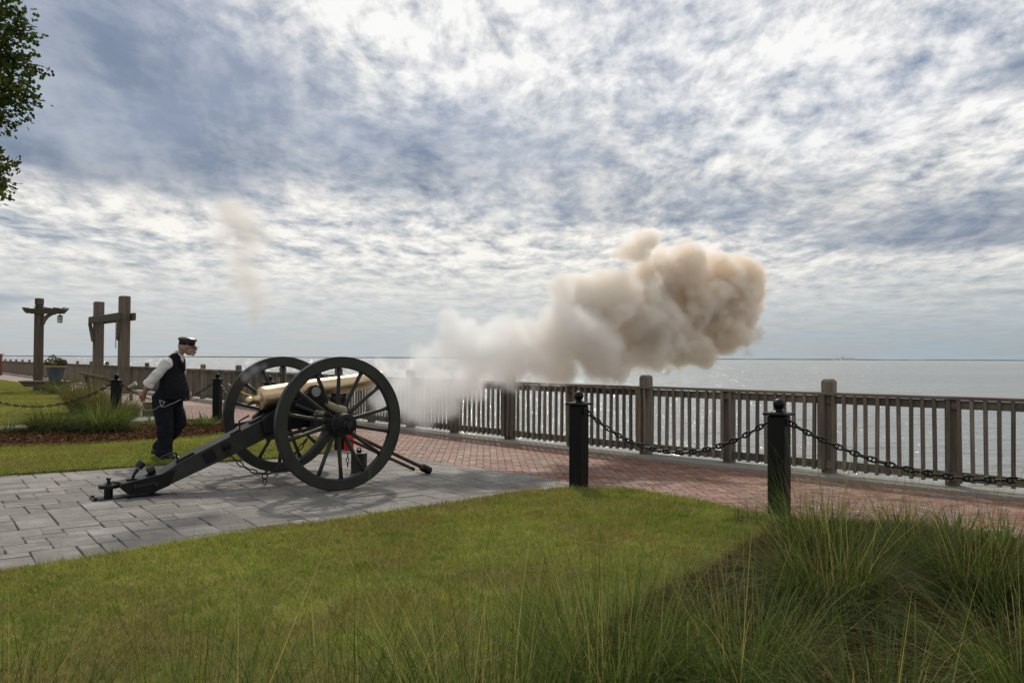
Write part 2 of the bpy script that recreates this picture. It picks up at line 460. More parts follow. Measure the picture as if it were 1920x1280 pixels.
M['glass'] = material('frosted_lantern_glass', lambda nn, o: nn.l.new(pbsdf(nn, (0.55, 0.56, 0.55), 0.35, 0, 0.5).outputs[0], o.inputs[0]))
M['redbrick'] = paint('red_brick', (0.23, 0.085, 0.06), 0.9, 0.3, 12, 0, 0.1, 0.5)
M['pale'] = paint('pale_metal', (0.40, 0.38, 0.34), 0.5, 0.15, 15)


# ------------------------------------------------------------------ mesh helpers
class MB:
    def __init__(s):
        s.v = []; s.f = []

    def add(s, vs, fs):
        o = len(s.v)
        s.v += [tuple(q) for q in vs]
        s.f += [tuple(i + o for i in f) for f in fs]
        return s

    def box(s, c, size, rot=None, bevel=0.0):
        x, y, z = (q / 2 for q in size)
        if bevel <= 0:
            vs = [(a, b, e) for e in (-z, z) for a, b in ((-x, -y), (x, -y), (x, y), (-x, y))]
            fs = [(3, 2, 1, 0), (4, 5, 6, 7), (0, 1, 5, 4), (1, 2, 6, 5), (2, 3, 7, 6), (3, 0, 4, 7)]
        else:
            b = min(bevel, x * .9, y * .9, z * .9); vs = []; fs = []
            ring = lambda ex, ey, e: [(-ex + b, -ey, e), (ex - b, -ey, e), (ex, -ey + b, e), (ex, ey - b, e), (ex - b, ey, e), (-ex + b, ey, e), (-ex, ey - b, e), (-ex, -ey + b, e)]
            q = b * 0.9
            for (sh, e) in ((q, -z), (0, -z + b), (0, z - b), (q, z)):
                vs += ring(x - sh, y - sh, e)
            for k in range(3):
                for i in range(8):
                    j = (i + 1) % 8
                    fs.append((k * 8 + i, k * 8 + j, k * 8 + 8 + j, k * 8 + 8 + i))
            fs += [tuple(range(7, -1, -1)), tuple(range(24, 32))]
        if rot is not None:
            vs = [rot @ Vector(q) for q in vs]
        c = Vector(c)
        return s.add([Vector(q) + c for q in vs], fs)

    def tube(s, pts, rad, sides=8, caps=True, flat=None):
        """tube along pts; rad = radius or list; flat = list of (a,b) ellipse factors"""
        P = [Vector(q) for q in pts]; k = len(P)
        rad = [rad] * k if not hasattr(rad, '__len__') else list(rad)
        T = [(P[min(i + 1, k - 1)] - P[max(i - 1, 0)]).normalized() for i in range(k)]
        up = Vector((0, 0, 1)) if abs(T[0].z) < 0.9 else Vector((0, 1, 0))
        A = (up - T[0] * up.dot(T[0])).normalized()
        vs = []; fs = []
        for i in range(k):
            A = (A - T[i] * A.dot(T[i])).normalized(); B = T[i].cross(A)
            fa, fb = flat[i] if flat else (1, 1)
            for j in range(sides):
                a = 2 * PI * j / sides
                vs.append(P[i] + (A * math.cos(a) * fa + B * math.sin(a) * fb) * rad[i])
        for i in range(k - 1):
            for j in range(sides):
                j2 = (j + 1) % sides
                fs.append((i * sides + j, i * sides + j2, (i + 1) * sides + j2, (i + 1) * sides + j))
        if caps:
            fs += [tuple(range(sides - 1, -1, -1)), tuple(range((k - 1) * sides, k * sides))]
        return s.add(vs, fs)

    def lathe(s, prof, n_=32, frame=None, closed=False):
        """prof: (r, h) pairs, spun about the frame's z axis"""
        vs = []; fs = []
        k = len(prof)
        for j in range(n_):
            a = 2 * PI * j / n_
            for r, h in prof:
                vs.append(Vector((r * math.cos(a), r * math.sin(a), h)))
        for j in range(n_):
            j2 = (j + 1) % n_
            for i in range(k if closed else k - 1):
                i2 = (i + 1) % k
                fs.append((j * k + i, j2 * k + i, j2 * k + i2, j * k + i2))
        if frame is not None:
            vs = [frame @ q for q in vs]
        return s.add(vs, fs)

    def sphere(s, c, r, u=14, w=9, scale=(1, 1, 1)):
        prof = [(max(1e-5, r * math.sin(PI * i / (w - 1))), -r * math.cos(PI * i / (w - 1))) for i in range(w)]
        return s.lathe(prof, u, Matrix.Translation(c) @ Matrix.Diagonal((*scale, 1)))

    def prism(s, poly, frame, depth):
        """polygon (a,b) in the frame's xy plane, extruded along its z from -depth/2 to depth/2"""
        k = len(poly)
        vs = [frame @ Vector((a, b, -depth / 2)) for a, b in poly] + [frame @ Vector((a, b, depth / 2)) for a, b in poly]
        fs = [tuple(range(k - 1, -1, -1)), tuple(range(k, 2 * k))] + [(i, (i + 1) % k, k + (i + 1) % k, k + i) for i in range(k)]
        return s.add(vs, fs)

    def mesh(s, name):
        me = bpy.data.meshes.new(name); me.from_pydata(s.v, [], s.f)
        return me

    def build(s, name, mat_, parent=None, smooth=False, angle=40, fix=True):
        me = s.mesh(name)
        if fix:
            b = bmesh.new(); b.from_mesh(me); bmesh.ops.recalc_face_normals(b, faces=b.faces); b.to_mesh(me); b.free()
        return put(name, me, mat_, parent, smooth, angle)


def put(name, me, mat_, parent=None, smooth=False, angle=40):
    if smooth:
        me.shade_smooth()
        if angle:
            try:
                me.set_sharp_from_angle(angle=math.radians(angle))
            except Exception:
                pass
    if mat_ is not None and not me.materials:
        me.materials.append(M[mat_] if isinstance(mat_, str) else mat_)
    o = bpy.data.objects.new(name, me); C.objects.link(o)
    if parent is not None:
        o.parent = parent
    return o


def tag(o, label=None, cat=None, group=None, kind=None):
    if label: o['label'] = label
    if cat: o['category'] = cat
    if group: o['group'] = group
    if kind: o['kind'] = kind
    return o


def thing(name, label, cat, loc=(0, 0, 0), rz=0.0, group=None):
    o = bpy.data.objects.new(name, None); C.objects.link(o)
    o.empty_display_size = 0.2
    o.location = loc; o.rotation_euler = (0, 0, rz)
    return tag(o, label, cat, group)


def copy_tree(o, parent=None):
    c = o.copy(); C.objects.link(c); c.parent = parent
    for ch in list(o.children):
        copy_tree(ch, c)
    return c


def np_mesh(name, verts, faces):
    """verts (n,3), faces (m,k) all of k corners"""
    verts = np.asarray(verts, np.float32); faces = np.asarray(faces, np.int32)
    me = bpy.data.meshes.new(name)
    m_, k = faces.shape
    me.vertices.add(len(verts)); me.vertices.foreach_set('co', verts.ravel())
    me.loops.add(m_ * k); me.loops.foreach_set('vertex_index', faces.ravel())
    me.polygons.add(m_); me.polygons.foreach_set('loop_start', np.arange(0, m_ * k, k, dtype=np.int32))
    me.update(calc_edges=True); me.validate()
    return me


def inside(poly, pts):
    poly = np.asarray(poly); x, y = pts[:, 0], pts[:, 1]
    r = np.zeros(len(pts), bool); k = len(poly)
    for i in range(k):
        x1, y1 = poly[i]; x2, y2 = poly[(i + 1) % k]
        c = ((y1 > y) != (y2 > y)) & (x < (x2 - x1) * (y - y1) / (y2 - y1 + 1e-12) + x1)
        r ^= c
    return r


def clip_convex(subject, clipper):
    """subject polygon clipped to a convex counter-clockwise clipper"""
    out_ = list(subject)
    k = len(clipper)
    for i in range(k):
        a = clipper[i]; b = clipper[(i + 1) % k]
        ex, ey = b[0] - a[0], b[1] - a[1]
        side = lambda q: ex * (q[1] - a[1]) - ey * (q[0] - a[0])
        inp = out_; out_ = []
        if not inp:
            return []
        for j in range(len(inp)):
            q, w = inp[j], inp[(j + 1) % len(inp)]
            sq, sw = side(q), side(w)
            if sq >= 0:
                out_.append(q)
            if (sq >= 0) != (sw >= 0):
                t_ = sq / (sq - sw)
                out_.append((q[0] + (w[0] - q[0]) * t_, q[1] + (w[1] - q[1]) * t_))
    return out_


def area(poly):
    return 0.5 * sum(poly[i][0] * poly[(i + 1) % len(poly)][1] - poly[(i + 1) % len(poly)][0] * poly[i][1] for i in range(len(poly)))


def smooth_path(knots, step):
    """Catmull-Rom through the knots, resampled at even steps"""
    K = [Vector(k) for k in knots]
    K = [K[0] * 2 - K[1]] + K + [K[-1] * 2 - K[-2]]
    pts = []
    for i in range(1, len(K) - 2):
        a, b, c, d_ = K[i - 1:i + 3]
        for j in range(40):
            t_ = j / 40
            pts.append(0.5 * ((2 * b) + (c - a) * t_ + (2 * a - 5 * b + 4 * c - d_) * t_ ** 2 + (3 * b - a - 3 * c + d_) * t_ ** 3))
    pts.append(K[-2])
    L = [0.0]
    for i in range(1, len(pts)):
        L.append(L[-1] + (pts[i] - pts[i - 1]).length)
    return pts, L


def along(pts, L, s_):
    s_ = min(max(s_, 0), L[-1] - 1e-6)
    i = int(np.searchsorted(L, s_, 'right')) - 1
    i = min(i, len(pts) - 2)
    t_ = (s_ - L[i]) / max(1e-9, L[i + 1] - L[i])
    p_ = pts[i].lerp(pts[i + 1], t_)
    d_ = (pts[min(i + 2, len(pts) - 1)] - pts[max(i - 1, 0)]).normalized()
    return p_, d_


def G2(q, z=0.0):
    w = at(q[0], q[1], z)
    return (w.x, w.y)


def sheet(name, poly, z, mat_, skirt=0.12, kind='structure'):
    """flat polygon at height z with a skirt hanging from its edge"""
    b = bmesh.new()
    if area(poly) < 0:
        poly = poly[::-1]
    top = [b.verts.new((x, y, z)) for x, y in poly]
    lo = [b.verts.new((x, y, z - skirt)) for x, y in poly]
    fc = b.faces.new(top)
    for i in range(len(poly)):
        j = (i + 1) % len(poly)
        b.faces.new((top[j], top[i], lo[i], lo[j]))
    bmesh.ops.triangulate(b, faces=[fc])
    me = bpy.data.meshes.new(name); b.to_mesh(me); b.free()
    o = put(name, me, mat_)
    return tag(o, kind=kind)


# ------------------------------------------------------------------ the setting: sea, ground, kerb
sea = MB().add([(-30000, -200, -1.55), (30000, -200, -1.55), (30000, 30000, -1.55), (-30000, 30000, -1.55)], [(0, 1, 2, 3)]).build('sea_water', 'sea', fix=False)
tag(sea, 'choppy pale grey sea reaching to the horizon', kind='structure')

FENCE = [(14.5, 0.2), (9.3, 4.85), (4.96, 8.94), (3.92, 9.94), (1.95, 11.85), (-0.09, 13.96), (-1.2, 15.15), (-3.3, 17.75), (-5.9, 21.1), (-8.7, 24.7), (-11.7, 28.5), (-19.4, 38.0), (-33, 55), (-60, 89), (-80, 114)]
FP, FL = smooth_path([(x, y, 0) for x, y in FENCE], 0.1)


def offset_path(off, s0=0.0, s1=None, step=0.5):
    s1 = FL[-1] if s1 is None else s1
    res = []
    k = max(2, int((s1 - s0) / step))
    for i in range(k + 1):
        p_, d_ = along(FP, FL, s0 + (s1 - s0) * i / k)
        nrm = Vector((d_.y, -d_.x, 0))            # left-hand walk direction is towards -X: this normal points out to sea
        res.append((p_.x + nrm.x * off, p_.y + nrm.y * off))
    return res


probe, pd = along(FP, FL, FL[-1] * 0.2)
SEA = 1.0 if Vector((pd.y, -pd.x, 0)).dot(Vector((1, 1, 0))) > 0 else -1.0
outer = offset_path(0.16 * SEA, step=1.0)
inner = offset_path(-0.30 * SEA, step=1.0)
# base soil under everything, up to the sea wall
sheet('ground', [(16, -6)] + offset_path(0.12 * SEA, step=1.0) + [(-120, 114), (-120, -6)], -0.03, 'ground', 2.0)
kerb = sheet('kerb', outer + inner[::-1], 0.04, 'concrete', 0.5)
tag(kerb, 'pale concrete kerb strip under the wooden railing', kind='structure')

# plan outlines read off the photograph
PAD_RIM = [(612, 846), (640, 845), (665, 845), (692, 846), (716, 849), (742, 855), (800, 864), (860, 874), (910, 880), (960, 887), (1015, 896), (1070, 908), (1110, 919)]
PAD_LOW = [(1160, 925), (1067, 917), (967, 925), (883, 940), (780, 955), (690, 969), (600, 981), (500, 993), (350, 1017), (180, 1046), (0, 1074), (-300, 1122), (-700, 1190)]
PAD_TOP = [(-700, 938), (-300, 912), (0, 889), (170, 877), (330, 867), (430, 861), (520, 856), (580, 851)]
pad_poly = [G2(q) for q in PAD_RIM] + [G2((q[0], q[1] + 6)) for q in PAD_LOW] + [G2((q[0], q[1] - 4)) for q in PAD_TOP]
sheet('stamped_pavement_bed', pad_poly, 0.0, 'joint', 0.02)
walk_poly = offset_path(-0.29 * SEA, 0.0, FL[-1] * 0.75, 1.0) + [(-75, 60), (-40, 26), (-20, 15)] + [G2((-100, 800)), G2((230, 800)), G2((440, 822))] + [G2(q) for q in PAD_RIM] + [G2((1160, 935)), G2((1330, 960)), G2((1460, 985)), G2((1700, 1000)), G2((1920, 1025)), (4.6, 4.6), (7, 2), (11, -1.5)]
sheet('brick_walk_bed', walk_poly, -0.008, 'joint', 0.015)

# stamped slate pieces: random ashlar laid square with the gun
u_ax = Vector((0.803, 0.597)); n_ax = Vector((-0.597, 0.803))
pave = thing('stamped_pavement', 'grey slate-look stamped paving under the cannon', None); tag(pave, kind='structure')
cell = 0.15
org = Vector((-2.386, 9.376))
taken = set()
shapes = [(2, 1), (1, 2), (2, 2), (3, 2), (2, 3), (1, 1), (3, 1), (2, 2), (2, 1)]
cand = []
for j in range(-37, 20):
    for i in range(-68, 37):
        if (i, j) in taken:
            continue
        random.shuffle(shapes)
        for w, h in shapes:
            cells_ = [(i + a, j + b) for a in range(w) for b in range(h)]
            if not any(q in taken for q in cells_):
                break
        else:
            w = h = 1; cells_ = [(i, j)]
        taken.update(cells_)
        cand.append((i, j, w, h))
pieces = []
for i, j, w, h in cand:
    g_ = 0.0032
    rect = []
    for a, b in ((i * cell + g_, j * cell + g_), ((i + w) * cell - g_, j * cell + g_), ((i + w) * cell - g_, (j + h) * cell - g_), (i * cell + g_, (j + h) * cell - g_)):
        q = org + u_ax * a + n_ax * b
        rect.append((q.x + random.uniform(-.009, .009), q.y + random.uniform(-.009, .009)))
    c_ = clip_convex(pad_poly, rect)
    if len(c_) >= 3 and abs(area(c_)) > 0.004:
        pieces.append(c_)


def slab(poly, z0, z1, bev=0.006):
    mb = MB(); k = len(poly)
    cx = sum(q[0] for q in poly) / k; cy_ = sum(q[1] for q in poly) / k
    def ins(q, e):
        l = math.hypot(q[0] - cx, q[1] - cy_) + 1e-6
        f = max(0.2, 1 - e / l)
        return (cx + (q[0] - cx) * f, cy_ + (q[1] - cy_) * f)
    vs = [(x - cx, y - cy_, z0) for x, y in poly] + [(x - cx, y - cy_, z1 - bev) for x, y in poly] + [(ins(q, bev * 1.5)[0] - cx, ins(q, bev * 1.5)[1] - cy_, z1) for q in poly]
    fs = [tuple(range(2 * k, 3 * k))]
    for i in range(k):
        j = (i + 1) % k
        fs += [(i, j, k + j, k + i), (k + i, k + j, 2 * k + j, 2 * k + i)]
    return mb.add(vs, fs), (cx, cy_)


def view_size(x, y):
    dd = math.hypot(x, y)
    px_ = 960 + F * x / max(y, 0.5)
    vis = -20 < px_ < 1940 and y > 2.6
    return (1.0 if vis else 0.0, -dd)


pieces.sort(key=lambda c_: view_size(sum(q[0] for q in c_) / len(c_), sum(q[1] for q in c_) / len(c_)), reverse=True)
rest = MB()
for k, c_ in enumerate(pieces):
    if area(c_) < 0: c_ = c_[::-1]
    zt = 0.013 + random.uniform(-0.002, 0.003)
    mb, (cx, cy_) = slab(c_, -0.005, zt)
    if k < 300:
        o = mb.build('slate_piece', 'slate', pave, fix=False); o.location = (cx, cy_, 0)
        o.rotation_euler = (random.uniform(-.003, .003), random.uniform(-.003, .003), 0)
    else:
        rest.add([(x + cx, y + cy_, z) for x, y, z in mb.v], mb.f)
if rest.v:
    tag(rest.build('slate_piece_field', 'slate', pave, fix=False), kind='stuff')

# clay pavers, herringbone square to the view across the walk
walk = thing('brick_walk', 'red clay brick walk in herringbone along the railing', None); tag(walk, kind='structure')
BL, BW = 0.2, 0.1
ang0 = math.radians(2.0)
ca, sa = math.cos(ang0), math.sin(ang0)
full = {}
def brick_mesh():
    x, y = BL / 2 - .0035, BW / 2 - .0035
    mb, _ = slab([(-x, -y), (x, -y), (x, y), (-x, y)], -0.012, 0.0, 0.004)
    me = mb.mesh('brick'); me.materials.append(M['brick']); return me
BM_ = brick_mesh()
bricks = []
wp = np.array(walk_poly)
for a in range(-240, 140):
    for b in range(-10, 300):
        m4 = (a - b) % 4
        # herringbone: unit grid of BW; horizontal bricks start where (a-b)%4==0, vertical ones where ==2 ... (each covers two cells)
        if m4 == 0:
            cx, cy_, r_ = (a + 1) * BW, (b + .5) * BW, 0.0
        elif m4 == 3:
            cx, cy_, r_ = (a + .5) * BW, (b + 1.0) * BW, PI / 2
        else:
            continue
        X = cx * ca - cy_ * sa; Y = cx * sa + cy_ * ca
        if Y < 3.0 or Y > 24 or X < -1.05 * Y or X > 9 or X > 0.82 * Y:
            continue
        bricks.append((X, Y, r_ + ang0))
bp = np.array([(x, y) for x, y, _ in bricks])
ok = inside(wp, bp)
near_edge = []
sel = []
for (x, y, r_), c_in in zip(bricks, ok):
    cr, sr = math.cos(r_), math.sin(r_)
    hx, hy = BL / 2 - .0035, BW / 2 - .0035
    rect = [(x + cr * a - sr * b, y + sr * a + cr * b) for a, b in ((-hx, -hy), (hx, -hy), (hx, hy), (-hx, hy))]
    sel.append((x, y, r_, rect))
corner_in = inside(wp, np.array([s_[3] for s_ in sel]).reshape(-1, 2)).reshape(-1, 4)
order = sorted(range(len(sel)), key=lambda i: view_size(sel[i][0], sel[i][1]), reverse=True)
# bricks seen beside and right of the near bollards come first
cnt = 0; rest = MB()
for i in order:
    x, y, r_, rect = sel[i]
    ci = corner_in[i]
    if not ci.any():
        continue
    dz_ = random.uniform(-.002, .002)
    if ci.all():
        vis = view_size(x, y)[0] > 0
        if cnt < 296 and vis:
            o = bpy.data.objects.new('brick', BM_); C.objects.link(o); o.parent = walk
            o.location = (x, y, dz_); o.rotation_euler = (random.uniform(-.006, .006), random.uniform(-.006, .006), r_ + random.uniform(-.012, .012))
            cnt += 1
        else:
            mb, (cx, cy_) = slab(rect, -0.012, dz_, 0.004)
            rest.add([(q[0] + cx, q[1] + cy_, q[2]) for q in mb.v], mb.f)
    else:
        c_ = clip_convex(walk_poly, rect)
        if len(c_) >= 3 and abs(area(c_)) > 0.001:
            if area(c_) < 0: c_ = c_[::-1]
            mb, (cx, cy_) = slab(c_, -0.012, dz_, 0.004)
            rest.add([(q[0] + cx, q[1] + cy_, q[2]) for q in mb.v], mb.f)
tag(rest.build('brick_field', 'brick', walk, fix=False), kind='stuff')
# beyond the laid pieces the walk goes on as one surface
sheet('far_walk', [q for q in walk_poly if q[1] > 23] , -0.002, 'brick', 0.004)

# lawns and mulch beds
LAWN_FRONT = [(-900, 1230), (-300, 1124), (0, 1070), (180, 1043), (350, 1013), (500, 990), (600, 978), (690, 966), (780, 952), (883, 937), (967, 922), (1067, 914), (1110, 917), (1160, 914), (1250, 928), (1330, 942), (1400, 958), (1458, 972)]
LAWN_BED = [(1430, 1000), (1330, 1060), (1240, 1104), (1150, 1164), (1060, 1235), (1000, 1300)]
lawn_front = [G2(q, .04) for q in LAWN_FRONT] + [G2(q, .04) for q in LAWN_BED] + [(-0.3, 2.2), (-1.0, 1.0), (-7, 0.6), (-9, 3)]
tag(sheet('front_lawn', lawn_front, 0.04, 'lawn', 0.08), 'mown front lawn curving along the stamped paving')
bed_front = [G2((1458, 972), .03), G2((1700, 982), .03), G2((1920, 1010), .03), (4.35, 4.9), (7, 1.5), (7, -1.5), (-1.0, -1.5), (-1.0, 1.0), (-0.3, 2.2)] + [G2(q, .03) for q in LAWN_BED[::-1]]
tag(sheet('front_mulch_bed', bed_front, 0.03, 'mulch', 0.08), 'brown pine straw bed under the tall grasses at right')
lawn_strip = [G2(q, .04) for q in [(-700, 880), (-300, 860), (0, 838), (200, 831), (350, 822), (430, 813), (545, 813), (590, 820), (622, 832), (613, 846), (520, 856), (430, 861), (330, 867), (170, 877), (0, 888), (-300, 911), (-700, 936)]]
tag(sheet('lawn_strip', lawn_strip, 0.04, 'lawn', 0.08), 'narrow lawn strip behind the stamped paving')
bed_back = [G2(q, .035) for q in [(-700, 845), (-300, 826), (0, 804), (60, 802), (150, 797), (230, 793), (330, 787), (425, 786), (437, 800), (430, 815), (350, 824), (200, 833), (0, 840), (-300, 862), (-700, 882)]]
tag(sheet('back_mulch_bed', bed_back, 0.035, 'mulch', 0.08), 'pine straw bed behind the lawn strip')
lawn_back = [G2(q, .04) for q in [(-700, 712), (-100, 707), (0, 712), (70, 722), (130, 735), (200, 757), (262, 775), (240, 789), (150, 794), (60, 798), (0, 800), (-300, 820), (-700, 838)]]
tag(sheet('back_lawn', lawn_back, 0.04, 'lawn', 0.08), 'dull far lawn behind the chain at left')
pth = [G2(q, .045) for q in [(225, 795), (262, 781), (300, 781), (330, 787), (300, 792)]]
sheet('sandy_path', pth, 0.045, 'concrete', 0.05)
edg = [G2(q, .06) for q in [(-400, 824), (0, 799), (62, 796), (62, 801), (0, 805), (-400, 832)]]
sheet('garden_edging', edg, 0.06, 'concrete', 0.08)
ring_c = at(84, 737, .05)
sheet('lamp_mulch_ring', [(ring_c.x + 2.0 * math.cos(a), ring_c.y + 1.6 * math.sin(a)) for a in np.linspace(0, 2 * PI, 20)[:-1]], 0.05, 'mulch', 0.06)


def sample(poly, dens_fn, cell_=0.5):
    """random points inside poly with dens_fn(distance) per square metre"""
    P_ = np.array(poly); lo = P_.min(0); hi = P_.max(0)
    res = []
    xs = np.arange(lo[0], hi[0], cell_); ys = np.arange(max(lo[1], 0.8), hi[1], cell_)
    for x in xs:
        for y in ys:
            if y < 0.8 or abs(x) > 0.78 * y + 1.5:
                continue
            k = rng.poisson(dens_fn(math.hypot(x, y)) * cell_ * cell_)
            if k:
                res.append(np.stack([x + rng.random(k) * cell_, y + rng.random(k) * cell_], 1))
    if not res:
        return np.zeros((0, 2))
    q = np.concatenate(res)
    return q[inside(poly, q)]


def turf(name, polys, z, dens, hgt=(0.022, 0.045), wid=0.006, label=None):
    vs = []
    for poly in polys:
        q = sample(poly, dens)
        k = len(q)
        a = rng.random(k) * 2 * PI
        h = rng.uniform(hgt[0], hgt[1], k); dist = np.hypot(q[:, 0], q[:, 1])
        w = wid * np.clip(dist / 4.5, 0.8, 2.2) * rng.uniform(0.6, 1.3, k)
        wd = np.stack([np.cos(a), np.sin(a), np.zeros(k)], 1) * w[:, None] * 0.5
        tilt = rng.normal(0, 0.55, (k, 2)) * h[:, None]
        base = np.concatenate([q, np.full((k, 1), z - 0.004)], 1)
        tip = base + np.concatenate([tilt, h[:, None]], 1)
        vs.append(np.stack([base - wd, base + wd, tip], 1).reshape(-1, 3))
    v_ = np.concatenate(vs)
    me = np_mesh(name, v_, np.arange(len(v_)).reshape(-1, 3))
    o = put(name, me, 'blade')
    return tag(o, label, 'grass', kind='stuff')


turf('lawn_grass', [lawn_front], 0.04, lambda d_: 9000 if d_ < 4.5 else (6500 if d_ < 7 else 4500), label='short mown grass of the front lawn')
turf('strip_grass', [lawn_strip], 0.04, lambda d_: 2300, (0.03, 0.055), 0.0055, 'short mown grass of the strip behind the paving')
turf('far_grass', [lawn_back], 0.04, lambda d_: 700, (0.03, 0.06), 0.008, 'short dull grass of the far lawn')


def straw(name, polys, z, dens, label):
    vs = []
    for poly in polys:
        q = sample(poly, dens)
        k = len(q)
        a = rng.random(k) * 2 * PI; l = rng.uniform(0.05, 0.15, k)
        dist = np.hypot(q[:, 0], q[:, 1])
        w = 0.0028 * np.clip(dist / 5, 0.8, 2.6)
        dr = np.stack([np.cos(a), np.sin(a), rng.normal(0, 0.16, k)], 1) * l[:, None] * 0.5
        pr = np.stack([-np.sin(a), np.cos(a), np.zeros(k)], 1) * w[:, None]
        base = np.concatenate([q, z + 0.004 + rng.random((k, 1)) * 0.03], 1)
        vs.append(np.stack([base - dr - pr, base + dr - pr, base + dr + pr, base - dr + pr], 1).reshape(-1, 3))
    v_ = np.concatenate(vs)
    o = put(name, np_mesh(name, v_, np.arange(len(v_)).reshape(-1, 4)), 'straw')
    return tag(o, label, 'mulch', kind='stuff')


def edge_tufts(name, poly, z, label, per_m=420):
    vs = []
    k_ = len(poly); ar = area(poly)
    for i in range(k_):
        a = np.array(poly[i]); b = np.array(poly[(i + 1) % k_]); L_ = np.linalg.norm(b - a)
        mid_ = (a + b) / 2; dist = np.linalg.norm(mid_)
        if mid_[1] < 2.5 or abs(mid_[0]) > mid_[1] * 0.8 + 1 or dist > 16: continue
        k = int(L_ * per_m)
        out_n = np.array([b[1] - a[1], a[0] - b[0]]) / (L_ + 1e-9) * (1 if ar > 0 else -1)
        wob = 0.035 * np.sin(np.linspace(0, L_ * 9, k)) * rng.random(k)
        q = a + (b - a) * rng.random((k, 1)) + out_n * (rng.normal(-.012, .022, k) + wob)[:, None]
        h = rng.uniform(.025, .075, k); w = .0045 * max(1, dist / 6) * rng.uniform(.6, 1.2, k)
        ang = rng.random(k) * 2 * PI
        wd = np.stack([np.cos(ang), np.sin(ang), np.zeros(k)], 1) * w[:, None] * .5
        base = np.concatenate([q, np.full((k, 1), z - .03)], 1)
        tl = rng.normal(0, .5, (k, 2)) + out_n * rng.random((k, 1)) * .9
        tip = base + np.concatenate([tl * h[:, None], h[:, None] + .015], 1)
        vs.append(np.stack([base - wd, base + wd, tip], 1).reshape(-1, 3))
    v_ = np.concatenate(vs)
    return tag(put(name, np_mesh(name, v_, np.arange(len(v_)).reshape(-1, 3)), 'blade'), label, 'grass', kind='stuff')


edge_tufts('lawn_edge_grass', lawn_front, .04, 'ragged longer grass along the edge of the front lawn')
edge_tufts('strip_edge_grass', lawn_strip, .04, 'ragged longer grass along the edge of the lawn strip')
straw('pine_straw_front', [bed_front], 0.03, lambda d_: 1700, 'loose pine straw scattered over the front bed')
straw('pine_straw_back', [bed_back], 0.035, lambda d_: 900, 'loose pine straw scattered over the back bed')

# ------------------------------------------------------------------ far shore
shore = thing('far_shore', 'thin blue strip of land along the horizon', None); tag(shore, kind='structure')
mb = MB(); D0 = 9500.0
xs = np.linspace(-9000, 9500, 120)
prev = None
hts = 1.45 + 4 + 4 * np.abs(np.sin(xs * 0.0013)) + 4 * rng.random(len(xs))
for i in range(len(xs) - 1):
    mb.add([(xs[i], D0, -2), (xs[i + 1], D0, -2), (xs[i + 1], D0, hts[i + 1]), (xs[i], D0, hts[i]), (xs[i], D0 + 900, -2), (xs[i + 1], D0 + 900, -2), (xs[i + 1], D0 + 900, hts[i + 1]), (xs[i], D0 + 900, hts[i])], [(0, 1, 2, 3), (3, 2, 6, 7), (5, 4, 7, 6)])
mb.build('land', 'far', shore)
works = thing('distant_works', 'tiny hazy cluster of works buildings on the far shore', 'building', (at_depth(1575, 671, 9350).x, 9350, 0))
k_ = 9350 / F
for x0, x1, h in ((-12, -7, 3), (3, 5.5, 7), (1.2, 3, 4), (12, 20, 4), (23, 27, 3.8), (8, 11, 3)):
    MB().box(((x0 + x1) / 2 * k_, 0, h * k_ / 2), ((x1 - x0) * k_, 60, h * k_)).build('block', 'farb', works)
for x0, h in ((-3.2, 6), (4.4, 9)):
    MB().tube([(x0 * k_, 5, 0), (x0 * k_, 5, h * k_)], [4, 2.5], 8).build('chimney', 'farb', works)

# ------------------------------------------------------------------ wooden railing on the sea wall
fence = thing('wooden_railing', 'weathered grey timber railing with square pickets along the sea wall', 'railing')


def s_at_px(px):
    best, bs = 1e9, 0
    for i, q in enumerate(FP):
        if q.y < 1: continue
        x_ = 960 + F * q.x / q.y
        if abs(x_ - px) < best:
            best, bs = abs(x_ - px), FL[i]
    return bs


pick_me = MB()
zb, zt = 0.062, 0.985
hp = 0.019
pick_me.add([(-hp, -hp, zb), (hp, -hp, zb), (hp, hp, zb), (-hp, hp, zb), (-hp, -hp, zt - .02), (hp, -hp, zt - .02), (hp, hp, zt), (-hp, hp, zt)],
            [(3, 2, 1, 0), (4, 5, 6, 7), (0, 1, 5, 4), (1, 2, 6, 5), (2, 3, 7, 6), (3, 0, 4, 7)])
PM = pick_me.mesh('picket'); PM.materials.append(M['wood_v'])


def post_mesh(h, w=0.14, cap=True):
    mb_ = MB()
    prof = [(w / 2, -0.3), (w / 2, h - 0.03), (w / 2 - 0.022, h)] if cap else [(w / 2, -0.3), (w / 2, h)]
    vs = []; fs = []
    for r, z in prof:
        vs += [(-r, -r, z), (r, -r, z), (r, r, z), (-r, r, z)]
    for k in range(len(prof) - 1):
        for i in range(4):
            j = (i + 1) % 4
            fs.append((k * 4 + i, k * 4 + j, k * 4 + 4 + j, k * 4 + 4 + i))
    fs.append(tuple(range(len(vs) - 4, len(vs))))
    return mb_.add(vs, fs).mesh('post')


TALL = post_mesh(1.18); TALL.materials.append(M['wood_v'])
SHORT = post_mesh(0.98, 0.125, False); SHORT.materials.append(M['wood_v'])
NAIL = MB().add([(-.045, -.02, .062), (.045, -.02, .062), (.045, .02, .062), (-.045, .02, .062), (-.045, -.02, .985), (.045, -.02, .985), (.045, .02, .985), (-.045, .02, .985)], [(3, 2, 1, 0), (4, 5, 6, 7), (0, 1, 5, 4), (1, 2, 6, 5), (2, 3, 7, 6), (3, 0, 4, 7)]).mesh('board'); NAIL.materials.append(M['wood_v'])


